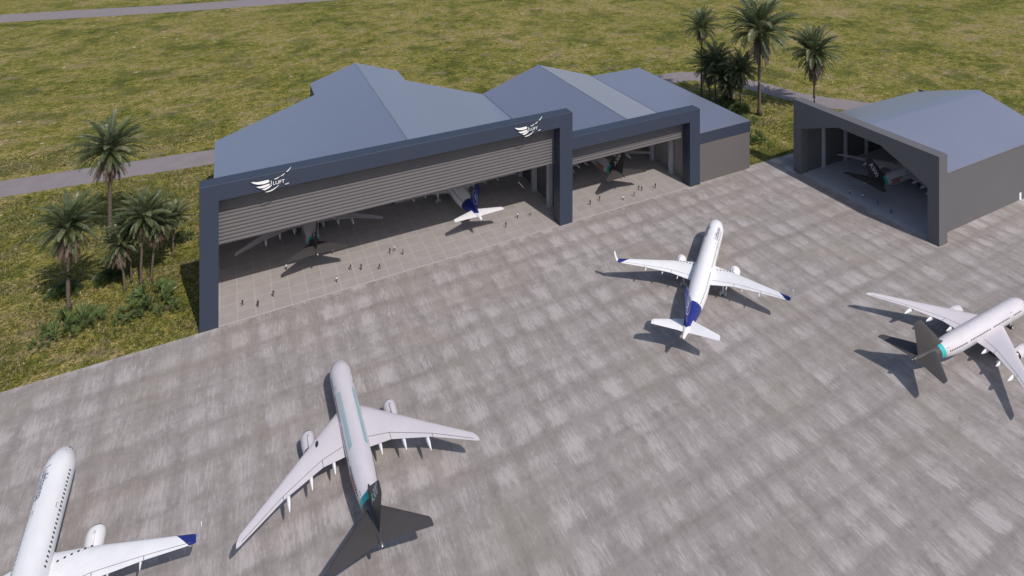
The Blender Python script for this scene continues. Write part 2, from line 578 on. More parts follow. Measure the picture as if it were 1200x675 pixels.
# apron: the grass starts on the line of the hangar fronts
bm = bmesh.new()
ap = [(-420, -330), (560, -330), (560, -92), (321, -92), (321, 3), (187.5, 3), (187.5, 0.02), (-420, 0.02)]
top = [bm.verts.new((x, y, 0)) for x, y in ap]
bot = [bm.verts.new((x, y, -0.12)) for x, y in ap]
bm.faces.new(top)
for i in range(len(ap)):
    j = (i + 1) % len(ap)
    bm.faces.new((top[i], bot[i], bot[j], top[j]))
bmesh.ops.recalc_face_normals(bm, faces=bm.faces[:])
if top[0].normal.z < 0:
    pass
apron = tag(obj('apron', bm, M['apron']), kind='structure')
place(apron, 0, 0, 0.0)


def sheet(name, pts, mat, z, a=0, b=0):
    bm = bmesh.new()
    f = bm.faces.new([bm.verts.new((x - a, y - b, 0)) for x, y in pts])
    if f.normal.z < 0:
        f.normal_flip()
    bm.normal_update()
    for f in bm.faces:
        if f.normal.z < 0:
            f.normal_flip()
    o = tag(obj(name, bm, mat), kind='structure')
    place(o, a, b, z)
    return o


sheet('hangar_floor', [(3.5, 0.6), (187.4, 0.6), (187.4, 90), (3.5, 90)], M['floor'], 0.004)
sheet('hangar_floor', [(233.2, -13.0), (319, -13.0), (319, -72.8), (233.2, -72.8)], M['floor_sky_tint'], 0.004)
sheet('threshold_strip', [(5.0, 0.15), (182.0, 0.15), (182.0, 0.59), (5.0, 0.59)], M['strip'], 0.008)


def ribbon(name, pts, width, mat, z=0.02):
    """a path of even width along a smoothed line"""
    P = [Vector((x, y, 0)) for x, y in pts]
    sm = []
    for i in range(len(P) - 1):
        p0, p1, p2, p3 = P[max(i - 1, 0)], P[i], P[i + 1], P[min(i + 2, len(P) - 1)]
        for k in range(8):
            t = k / 8
            sm.append(0.5 * ((2 * p1) + (p2 - p0) * t + (2 * p0 - 5 * p1 + 4 * p2 - p3) * t * t + (3 * p1 - p0 - 3 * p2 + p3) * t ** 3))
    sm.append(P[-1])
    bm = bmesh.new()
    L = []
    rnd = random.Random(3)
    for i, p in enumerate(sm):
        d = (sm[min(i + 1, len(sm) - 1)] - sm[max(i - 1, 0)]).normalized()
        n = Vector((-d.y, d.x, 0))
        w = width / 2 + rnd.uniform(-0.25, 0.25)
        L.append((bm.verts.new(p + n * w), bm.verts.new(p - n * w)))
    for i in range(len(L) - 1):
        bm.faces.new((L[i][0], L[i][1], L[i + 1][1], L[i + 1][0]))
    bmesh.ops.recalc_face_normals(bm, faces=bm.faces[:])
    for f in bm.faces:
        if f.normal.z < 0:
            f.normal_flip()
    o = tag(obj(name, bm, mat), kind='structure')
    place(o, 0, 0, z)
    return o


ribbon('path', [(-330, 150), (-200, 147), (-78, 139), (2, 131.5), (90, 124), (180, 121), (240, 121), (264, 121), (277, 118), (290, 105), (302, 80), (309, 55), (326, 30), (352, 4), (385, -30)], 17.5, M['path'])
ribbon('path', [(-420, 577), (-175, 552), (-40, 529), (53, 520), (160, 512), (420, 505)], 40, M['path'])

# ------------------------------------------------------------------ hangars


def shutter_bm(x0, x1, y, z0, z1, pitch=1.10):
    bm = bmesh.new()
    n = max(1, round((z1 - z0) / pitch))
    h = (z1 - z0) / n
    prof = []
    for i in range(n):
        zb = z0 + i * h
        prof += [(0.00, zb), (-0.17, zb + 0.16 * h), (-0.23, zb + 0.34 * h), (-0.19, zb + 0.54 * h), (-0.02, zb + 0.88 * h)]
    prof.append((0.0, z1))
    loop = [(0.25, z1), (0.25, z0)] + prof
    prism(bm, loop, lambda p: (x0, y + p[0], p[1]), lambda p: (x1, y + p[0], p[1]))
    return fix(bm)


def gable(bm, x0, x1, xr, ze, zr, y0, y1, t=0.35, mi=0, mi2=None):
    """roof shell: two slopes as slabs of thickness t"""
    prism(bm, [(x0, ze), (xr, zr), (xr, zr - t), (x0, ze - t)], lambda p: (p[0], y0, p[1]), lambda p: (p[0], y1, p[1]), mi)
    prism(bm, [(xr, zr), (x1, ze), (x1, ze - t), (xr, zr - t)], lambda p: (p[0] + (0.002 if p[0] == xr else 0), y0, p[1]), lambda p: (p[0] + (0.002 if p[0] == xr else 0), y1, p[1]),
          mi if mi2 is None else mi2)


def column_bm(x, y, h, w=1.9):
    bm = bmesh.new()
    box(bm, x - w / 2, x + w / 2, y - w / 2, y + w / 2, 0.35, h)
    box(bm, x - w / 2 - .25, x + w / 2 + .25, y - w / 2 - .25, y + w / 2 + .25, 0.01, 0.348)
    return fix(bm, 0.04)


# --- wide hangar
hA = thing('hangar', 'wide navy framed hangar with a stepped gable roof and two white wing emblems', 'hangar')
place(hA, 0, 0)
bm = bmesh.new()
prism(bm, [(0, 0), (0, 42.4), (124.4, 42.4), (124.4, 0), (118.9, 0), (118.9, 37.5), (4.94, 37.5), (4.94, 0)],
      lambda p: (p[0], 0.0, p[1]), lambda p: (p[0], 5.2, p[1]))
obj('portal_frame', fix(bm, 0.06), M['navy'], hA)
obj('shutter_door', shutter_bm(4.96, 118.88, 5.05, 21.85, 37.49), M['shutter'], hA)
bm = bmesh.new()
gable(bm, 3.0, 122.3, 62.6, 21.8, 41.8, 5.22, 91.2)
k = (41.8 - 21.8) / (62.6 - 3.0)
gable(bm, 42.0, 83.0, 62.6, 41.8 - k * 20.6, 41.8, 91.203, 108.5)
rA = obj('roof', fix(bm), M['roof'], hA)
bm = bmesh.new()
tube(bm, [(62.6, 5.3, 41.85), (62.6, 108.5, 41.85)], [0.22, 0.22], 6)
obj('ridge_cap', fix(bm), M['roof'], rA)
bm = bmesh.new()
box(bm, 3.4, 3.8, 5.25, 91.0, 0.0, 21.3)                                     # side walls and the stepped back
prism(bm, [(3.85, 0), (3.85, 21.6), (41.9, 34.4), (41.9, 0)], lambda p: (p[0], 90.5, p[1]), lambda p: (p[0], 90.9, p[1]))
prism(bm, [(83.1, 0), (83.1, 34.4), (121.5, 21.6), (121.5, 0)], lambda p: (p[0], 90.5, p[1]), lambda p: (p[0], 90.9, p[1]))
box(bm, 42.1, 42.5, 90.5, 108.2, 0.0, 34.4)
box(bm, 82.5, 82.9, 90.5, 108.2, 0.0, 34.4)
prism(bm, [(42.55, 0), (42.55, 34.4), (62.6, 41.2), (82.45, 34.4), (82.45, 0)], lambda p: (p[0], 107.7, p[1]), lambda p: (p[0], 108.1, p[1]))
obj('wall', fix(bm), M['wall'], hA)
bm = bmesh.new()
box(bm, 123.2, 123.8, 5.25, 90.2, 0.01, 21.2)
obj('partition_wall', fix(bm), M['inner'], hA)
bm = bmesh.new()
box(bm, 3.85, 4.0, 5.3, 90.2, 0.01, 21.0)
obj('inner_lining', fix(bm), M['bounce'], hA)  # unseen side, made pale to bounce light into the hall
for i in range(6):
    obj('column', column_bm(121.95, 15.0 + 14.7 * i, 20.9), M['column'], hA)
bm = bmesh.new()                                                            # roof trusses carrying the shell
for i in range(6):
    y = 15 + 14.7 * i
    box(bm, 4.2, 120.8, y - .3, y + .3, 20.3, 21.1)
obj('roof_beams', fix(bm), M['inner'], hA)

bm = bmesh.new()
gable(bm, 3.9, 121.4, 62.6, 21.35, 41.0, 5.3, 90.4, t=.12)
obj('bounce_ceiling', fix(bm), M['bounce'], hA)  # pale sheet added under the roof to brighten the hall by bounce

# emblem: a spread wing of four feathers with small lettering
def feather(bm, pts, y0=-0.62, y1=-0.5):
    prism(bm, pts, lambda p: (p[0], y0, p[1]), lambda p: (p[0], y1, p[1]))


def text_bm(s, size, mat=None, extrude=0.03, align='LEFT', shear=0.0, bold=0.0):
    cu = bpy.data.curves.new('lettering', 'FONT')
    cu.body = s
    cu.size = size
    cu.extrude = extrude
    cu.align_x = align
    cu.shear = shear
    cu.offset = bold
    o = bpy.data.objects.new('lettering_source', cu)
    COL.objects.link(o)
    dg = bpy.context.evaluated_depsgraph_get()
    me = bpy.data.meshes.new_from_object(o.evaluated_get(dg))
    bm = bmesh.new()
    bm.from_mesh(me)
    bpy.data.objects.remove(o)
    bpy.data.curves.remove(cu)
    bpy.data.meshes.remove(me)
    return bm


def curve_feather(x0, z0, x1, z1, bow, thick):
    up, dn = [], []
    for i in range(9):
        t = i / 8
        x = x0 + (x1 - x0) * t
        z = z0 + (z1 - z0) * t - bow * 4 * t * (1 - t)
        w = thick * math.sin(math.pi * min(1, 0.06 + t * 0.9)) ** 0.7
        up.append((x, z + w * .5))
        dn.append((x, z - w * .5))
    return up + list(reversed(dn))


def wing_emblem(parent, a0, z0, sc=1.0):
    """a0, z0: upper left tip of the top feather on the fascia"""
    def S(pts): return [(a0 + x * sc, z0 + z * sc) for x, z in pts]
    bm = bmesh.new()
    for f in ([(0, 0), (.8, -.75), (2.2, -1.35), (4.0, -1.55), (5.5, -1.35), (5.9, -.9), (5.4, -.35), (3.8, -.45), (2.0, -.45), (.6, -.1)],
              [(1.6, -2.05), (2.6, -2.75), (4.2, -2.95), (5.9, -2.35), (6.0, -1.85), (4.2, -2.0), (2.8, -2.15)],
              [(3.4, -3.35), (4.4, -3.85), (5.6, -3.45), (6.5, -2.75), (6.5, -2.4), (5.2, -2.9), (4.2, -3.25)]):
        feather(bm, S(f))
    feather(bm, S(curve_feather(4.6, -4.55, 9.0, -3.05, .5, .36)))
    feather(bm, S(curve_feather(7.4, -.55, 9.2, 0.0, .2, .30)))
    feather(bm, S(curve_feather(9.5, .02, 10.9, .85, .15, .30)))
    feather(bm, S(curve_feather(11.4, 1.15, 13.0, 2.7, .2, .40)))
    e = obj('wing_emblem', fix(bm), M['white'], parent)
    for txt, sz, x, z in (('LUFT', 1.75, 6.9, -2.55), ('AERO', .62, 9.6, -2.75)):
        if txt == 'AERO':
            continue
        t = text_bm(txt, sz * sc, extrude=0.05)
        bmesh.ops.transform(t, matrix=Matrix.Translation((a0 + x * sc, -0.56, z0 + z * sc)) @ Matrix.Rotation(R(90), 4, 'X'), verts=t.verts[:])
        obj('lettering', t, M['white'], e)
    bm2 = bmesh.new()
    feather(bm2, S(curve_feather(10.9, -3.25, 12.4, -3.0, .05, .2)))
    obj('underline', fix(bm2), M['white'], e)
    bm2 = bmesh.new()
    feather(bm2, S([(6.35, -2.3), (6.55, -2.3), (6.55, -.9), (6.35, -.9)]))
    obj('stem_stroke', fix(bm2), M['white'], e)


wing_emblem(hA, 13.6, 41.3, 0.85)
wing_emblem(hA, 100.0, 41.2, 0.85)

# --- medium hangar
hB = thing('hangar', 'medium navy framed hangar with a plain gable roof between the wide hangar and flat annex', 'hangar')
place(hB, 0, 0)
bm = bmesh.new()
prism(bm, [(124.45, 27.66), (124.45, 32.6), (187.4, 32.6), (187.4, 0), (181.9, 0), (181.9, 27.66)],
      lambda p: (p[0], 0.35, p[1]), lambda p: (p[0], 5.5, p[1]))
obj('portal_frame', fix(bm, 0.06), M['navy'], hB)
obj('shutter_door', shutter_bm(124.5, 181.88, 5.3, 19.3, 27.65), M['shutter'], hB)
bm = bmesh.new()
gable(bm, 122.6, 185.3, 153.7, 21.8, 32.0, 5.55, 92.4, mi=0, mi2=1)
rB = obj('roof', fix(bm), [M['roof_light'], M['roof_lit_slope']], hB)
bm = bmesh.new()
tube(bm, [(153.7, 5.6, 32.05), (153.7, 92.4, 32.05)], [0.2, 0.2], 6)
obj('ridge_cap', fix(bm), M['roof_light'], rB)
bm = bmesh.new()
prism(bm, [(124.0, 0), (124.0, 21.7), (153.7, 31.5), (184.9, 21.5), (184.9, 0)], lambda p: (p[0], 91.7, p[1]), lambda p: (p[0], 92.1, p[1]))
obj('wall', fix(bm), M['wall'], hB)
bm = bmesh.new()
box(bm, 184.2, 184.7, 5.55, 91.5, 0.01, 21.2)
for i in range(50):                                                          # ribs of the sheet lining
    box(bm, 184.05, 184.198, 6.2 + 1.7 * i, 6.9 + 1.7 * i, 0.02, 21.1)
obj('lined_wall', fix(bm), surf('grey_wall_lining', (0.27, 0.255, 0.245), 0.7, var=.06), hB)
for i in range(6):
    obj('column', column_bm(182.9, 15.0 + 14.7 * i, 20.9, 1.7), M['column'], hB)
bm = bmesh.new()
for i in range(6):
    y = 15 + 14.7 * i
    box(bm, 124.3, 181.9, y - .3, y + .3, 20.3, 21.1)
obj('roof_beams', fix(bm), M['inner'], hB)

bm = bmesh.new()
gable(bm, 124.1, 184.0, 153.7, 21.5, 31.3, 5.6, 91.6, t=.12)
obj('bounce_ceiling', fix(bm), M['bounce'], hB)  # added pale sheet that bounces light down into this hall

# --- flat annex
hC = thing('hangar_annex', 'low grey hangar annex with flat roof and navy fascia band', 'annex')
place(hC, 0, 0)
bm = bmesh.new()
box(bm, 187.45, 217.0, 1.15, 90.0, 0.0, 16.8)
obj('wall', fix(bm, 0.05), M['wall'], hC)
bm = bmesh.new()
box(bm, 187.45, 217.25, 0.95, 90.2, 16.803, 21.5)
obj('fascia_band', fix(bm, 0.05), M['navy'], hC)
bm = bmesh.new()
box(bm, 187.45, 217.2, 1.0, 90.3, 21.503, 21.80)
box(bm, 185.6, 187.446, 5.6, 90.3, 21.503, 21.80)
obj('roof', fix(bm), M['roof_light'], hC)
bm = bmesh.new()
box(bm, 186.0, 216.9, 90.32, 90.5, 0, 21.4)
obj('back_wall', fix(bm), M['wall'], hC)

# --- grey hangar on the right, its front turned towards the apron
hD = thing('hangar', 'free standing grey hangar with a chamfered doorway and low gable roof', 'hangar')
place(hD, 0, 0)
bm = bmesh.new()
prism(bm, [(-10.04, 0), (-10.04, 32.4), (-77.2, 32.4), (-77.2, 0), (-72.8, 0), (-72.8, 19.8), (-53.6, 27.75), (-33.9, 27.75), (-14.1, 20.2), (-14.1, 0)],
      lambda p: (232.65, p[0], p[1]), lambda p: (237.65, p[0], p[1]))
obj('portal_frame', fix(bm, 0.06), M['gwall'], hD)
bm = bmesh.new()
x0, x1 = 237.67, 319.5
top_c, bot_c = [], []
for q in (-1, -.5, -.08, 0, .08, .5, 1):
    bb_ = -43.05 - 30.15 * q
    zz_ = 22.6 + 9.75 * (1 - abs(q)) - (.22 if q == 0 else 0)
    top_c.append((bb_, zz_))
    bot_c.append((bb_, zz_ - .35))
prism(bm, top_c + list(reversed(bot_c)), lambda p: (x0, p[0], p[1]), lambda p: (x1, p[0], p[1]))
obj('roof', fix(bm), M['roof_light'], hD, smooth=True, autosmooth=40)
bm = bmesh.new()
box(bm, x0, 319.2, -73.0, -72.6, 0.0, 22.2)
box(bm, x0, 319.2, -13.4, -13.0, 0.0, 22.2)
prism(bm, [(-13.45, 0), (-13.45, 22.2), (-43.1, 31.9), (-72.55, 22.2), (-72.55, 0)], lambda p: (318.8, p[0], p[1]), lambda p: (319.2, p[0], p[1]))
obj('wall', fix(bm), M['gwall'], hD)
bm = bmesh.new()
box(bm, x0 + .05, 318.7, -13.65, -13.42, 0.01, 22.0)
box(bm, 318.4, 318.75, -72.3, -13.7, 0.01, 24.0)
obj('inner_lining', fix(bm), M['inner'], hD)
bm = bmesh.new()
box(bm, x0 + .05, 318.3, -72.58, -72.35, 0.01, 21.8)
obj('inner_lining', fix(bm), M['bounce'], hD)  # unseen wall face, made pale to throw light on the parked aeroplane
bm = bmesh.new()
for b0, b1 in ((-13.7, -43.1), (-72.3, -43.1)):
    prism(bm, [(b0, 22.0), (b1, 31.4), (b1, 31.3), (b0, 21.9)], lambda p: (x0 + .05, p[0], p[1]), lambda p: (318.3, p[0], p[1]))
obj('bounce_ceiling', fix(bm), M['bounce'], hD)  # added under the roof as a pale reflector for the interior
for i in range(5):
    obj('column', column_bm(247.4 + 14.85 * i, -14.3, 21.6, 1.25), M['column'], hD)
bm = bmesh.new()
box(bm, 293.9, 295.3, -73.12, -73.004, 0.02, 2.9)
dr = obj('side_door', fix(bm, 0.02), M['white'], hD)
bm = bmesh.new()
box(bm, 295.05, 295.15, -73.22, -73.123, 1.2, 1.35)
obj('handle', fix(bm), M['metal'], dr)

# ------------------------------------------------------------------ aeroplanes


def airfoil(n=9):
    up, dn = [], []
    for i in range(n):
        t = (1 - math.cos(math.pi * i / (n - 1))) / 2
        h = 5 * (0.2969 * math.sqrt(t) - 0.126 * t - 0.3516 * t * t + 0.2843 * t ** 3 - 0.1015 * t ** 4)
        up.append((t, h))
        dn.append((t, -h * 0.65))
    return up, dn


AF_U, AF_D = airfoil()


def sect(xle, xte, y, z, tc, side):
    """closed loop of an aerofoil section; x falls from leading to trailing edge"""
    c = xle - xte
    lp = [Vector((xle - t * c, side * y, z + h * tc * c)) for t, h in AF_U]
    lp += [Vector((xle - t * c, side * y, z + h * tc * c)) for t, h in reversed(AF_D[1:-1])]
    return lp


def upper(sec, f):
    """point on the upper surface at chord fraction f"""
    xle, xte, y, z, tc = sec
    c = xle - xte
    h = 5 * (0.2969 * math.sqrt(f) - 0.126 * f - 0.3516 * f * f + 0.2843 * f ** 3 - 0.1015 * f ** 4)
    return (xle - f * c, y, z + h * tc * c)


def lofted(sections, side):
    bm = bmesh.new()
    rings(bm, [sect(*s, side) for s in sections])
    return fix(bm)


def seam_strip(sections, f, side, w=0.10):
    bm = bmesh.new()
    prev = None
    for s in sections:
        c = s[0] - s[1]
        p = [bm.verts.new((x, side * y, z + 0.03)) for x, y, z in (upper(s, f - w / c), upper(s, f + w / c))]
        if prev:
            bm.faces.new((prev[0], prev[1], p[1], p[0]))
        prev = p
    bmesh.ops.recalc_face_normals(bm, faces=bm.faces[:])
    return bm


def interp(secs, y):
    for s0, s1 in zip(secs, secs[1:]):
        if s0[2] <= y <= s1[2]:
            t = (y - s0[2]) / (s1[2] - s0[2])
            return tuple(a + (b - a) * t for a, b in zip(s0, s1))
    return secs[-1]


def fuselage_bm(L, r, zc, tail_z, tail_len, nose_len, n=36):
    bm = bmesh.new()
    st = []
    for i in range(15):
        t = i / 14
        e = math.sin(t * math.pi / 2)
        rr = 0.28 + (r - 0.28) * (t * 0.42 + e * 0.58)
        top = (tail_z + 0.28) + (zc + r - tail_z - 0.28) * (t ** 0.8)
        st.append((t * tail_len, rr, top - rr))
    xn = L - nose_len
    for i in range(1, 9):
        st.append((tail_len + (xn - tail_len) * i / 8, r, zc))
    for i in range(1, 13):
        t = i / 12.4
        rr = r * (1 - t ** 2.15) ** 0.56
        st.append((xn + nose_len * t, rr, zc - 0.22 * r * t ** 2.2))
    st.append((L, 0.06, zc - 0.22 * r))
    loops = [[Vector((x, rr * math.cos(a), z + rr * math.sin(a))) for a in [2 * math.pi * i / n for i in range(n)]] for x, rr, z in st]
    rings(bm, loops)
    fix(bm)
    return bm, st


def fus_at(st, x):
    for s0, s1 in zip(st, st[1:]):
        if s0[0] <= x <= s1[0]:
            t = (x - s0[0]) / (s1[0] - s0[0])
            return s0[1] + (s1[1] - s0[1]) * t, s0[2] + (s1[2] - s0[2]) * t
    return st[-1][1], st[-1][2]


def skin_patch(st, x0, x1, z0, z1, side, off=0.025, nx=2, nz=3):
    """a small panel hugging the fuselage side between two heights"""
    bm = bmesh.new()
    g = []
    for i in range(nx + 1):
        x = x0 + (x1 - x0) * i / nx
        rr, zc = fus_at(st, x)
        row = []
        for j in range(nz + 1):
            z = z0 + (z1 - z0) * j / nz
            dz = max(-1, min(1, (z - zc) / rr))
            a = math.asin(dz)
            row.append(bm.verts.new((x, side * (rr + off) * math.cos(a), zc + (rr + off) * math.sin(a))))
        g.append(row)
    for i in range(nx):
        for j in range(nz):
            bm.faces.new((g[i][j], g[i + 1][j], g[i + 1][j + 1], g[i][j + 1]))
    # give it a thickness by a second skin further in
    bmesh.ops.recalc_face_normals(bm, faces=bm.faces[:])
    ex = bmesh.ops.solidify(bm, geom=bm.faces[:], thickness=0.03)
    bmesh.ops.recalc_face_normals(bm, faces=bm.faces[:])
    return bm


_wm = {}


def engine(parent, x0, y, z, r, length, nac, side, tall_pylon, key):
    bm = bmesh.new()
    lathe(bm, [(0.0, r * .80), (-.12, r * .90), (-.45, r * .985), (-length * .25, r), (-length * .55, r * .96), (-length * .8, r * .80), (-length * .8, r * .74), (-length * .5, r * .74),
               ], 28, ctr=(x0, side * y, z))
    nacl = obj('engine', fix(bm), nac, parent, smooth=True, autosmooth=40)
    bm = bmesh.new()
    lathe(bm, [(-.45, r * .987), (-.12, r * .905), (.02, r * .82), (-.05, r * .76), (-.6, r * .72), (-1.1, r * .72)], 28, ctr=(x0, side * y, z))
    obj('intake_lip', fix(bm), M['lip'], nacl, smooth=True)
    bm = bmesh.new()
    lathe(bm, [(-1.0, r * .74), (-1.05, r * .3), (-.75, r * .18), (-.45, .02)], 24, ctr=(x0, side * y, z))
    obj('fan', fix(bm), M['fan'], nacl, smooth=True)
    bm = bmesh.new()
    lathe(bm, [(-length * .55, r * .70), (-length * .85, r * .56), (-length * .98, r * .42), (-length * 1.0, r * .34), (-length * 1.12, .05)], 24, ctr=(x0, side * y, z))
    obj('exhaust_cone', fix(bm), M['metal'], nacl, smooth=True)
    bm = bmesh.new()
    w = 0.22
    for s in (1,):
        prism(bm, [(x0 - length * .18, z + r * .9), (x0 - length * .45, z + r * 1.15 + tall_pylon * .5), (x0 - length * .62, z + r + tall_pylon), (x0 - length * 1.5, z + r + tall_pylon * .8), (x0 - length * .8, z + r * .6)],
              lambda p: (p[0], side * y - w, p[1]), lambda p: (p[0], side * y + w, p[1]))
    obj('pylon', fix(bm, 0.05), nac, nacl)
    return nacl


def wheel_set(parent, x, y, r, w, n_axle, gap, tm='tyre'):
    for i in range(n_axle):
        xx = x + (i - (n_axle - 1) / 2) * r * 2.25
        for s in (-1, 1):
            bm = bmesh.new()
            cy = y + s * gap
            loops = []
            for (o, rr) in ((-w / 2, r * .62), (-w / 2, r * .86), (-w * .36, r), (w * .36, r), (w / 2, r * .86), (w / 2, r * .62)):
                loops.append([Vector((xx + rr * math.cos(t), cy + o, r + 0.005 + rr * math.sin(t))) for t in [2 * math.pi * k / 20 for k in range(20)]])
            rings(bm, loops)
            wh = obj('wheel', fix(bm), M[tm], parent, smooth=True, autosmooth=40)
            bm = bmesh.new()
            loops = []
            for (o, rr) in ((-w / 2 - .03, r * .2), (-w / 2 - .02, r * .6), (w / 2 + .02, r * .6), (w / 2 + .03, r * .2)):
                loops.append([Vector((xx + rr * math.cos(t), cy + o, r + 0.005 + rr * math.sin(t))) for t in [2 * math.pi * k / 16 for k in range(16)]])
            rings(bm, loops)
            obj('hub', fix(bm), M['rim'], wh, autosmooth=30)


def gear(parent, x, y, ztop, r, w, n_axle, gap, tm='tyre'):
    bm = bmesh.new()
    tube(bm, [(x, y, r), (x, y, ztop * .55)], [.22, .22], 10)
    tube(bm, [(x, y, ztop * .55), (x, y, ztop)], [.34, .36], 10)
    tube(bm, [(x + .1, y, ztop * .4), (x + 1.6, y, ztop)], [.14, .14], 8)
    tube(bm, [(x, y - gap - .1, r), (x, y + gap + .1, r)], [.14, .14], 8)
    if n_axle > 1:
        tube(bm, [(x - r * 1.3, y, r), (x + r * 1.3, y, r)], [.2, .2], 8)
    g = obj('landing_gear', fix(bm), M['strut'], parent, smooth=True, autosmooth=40)
    wheel_set(g, x, y, r, w, n_axle, gap, tm)
    return g


def pod_bm(x_front, x_back, y, z, rad, drop, side):
    bm = bmesh.new()
    L = x_front - x_back
    lp = []
    for i in range(11):
        t = i / 10
        rr = max(0.03, rad * (math.sin(math.pi * min(1, t * .55 + .03)) ** .8 if t < .85 else (1 - t) / .15 * .99 + .02))
        rr = max(0.03, rad * (math.sin(math.pi * (t ** 0.8)) ** .7)) if 0 < t < 1 else 0.03
        lp.append([Vector((x_front - L * t, side * y + rr * .75 * math.cos(a), z - drop * t + rr * math.sin(a) * 1.25)) for a in [2 * math.pi * k / 12 for k in range(12)]])
    rings(bm, lp)
    return fix(bm)


def wrap_text(s, size, st, x_start, z_base, side, stretch=1.0, bold=0.0, shear=0.0):
    """lettering laid round the fuselage flank; reads left to right from outside"""
    bm = text_bm(s, size, extrude=0.0, bold=bold, shear=shear)
    bmesh.ops.subdivide_edges(bm, edges=bm.edges[:], cuts=2, use_grid_fill=True)
    for v in bm.verts:
        x = x_start + (v.co.x * stretch) * (1 if side < 0 else -1)
        rr, zc = fus_at(st, x)
        arc = math.asin(max(-1, min(1, (z_base - zc) / rr))) + v.co.y / rr
        v.co = Vector((x, side * (rr + 0.045) * math.cos(arc), zc + (rr + 0.045) * math.sin(arc)))
    bmesh.ops.recalc_face_normals(bm, faces=bm.faces[:])
    return bm


def fin_point(x_le0, x_te0, z0, x_le1, x_te1, z1):
    pass


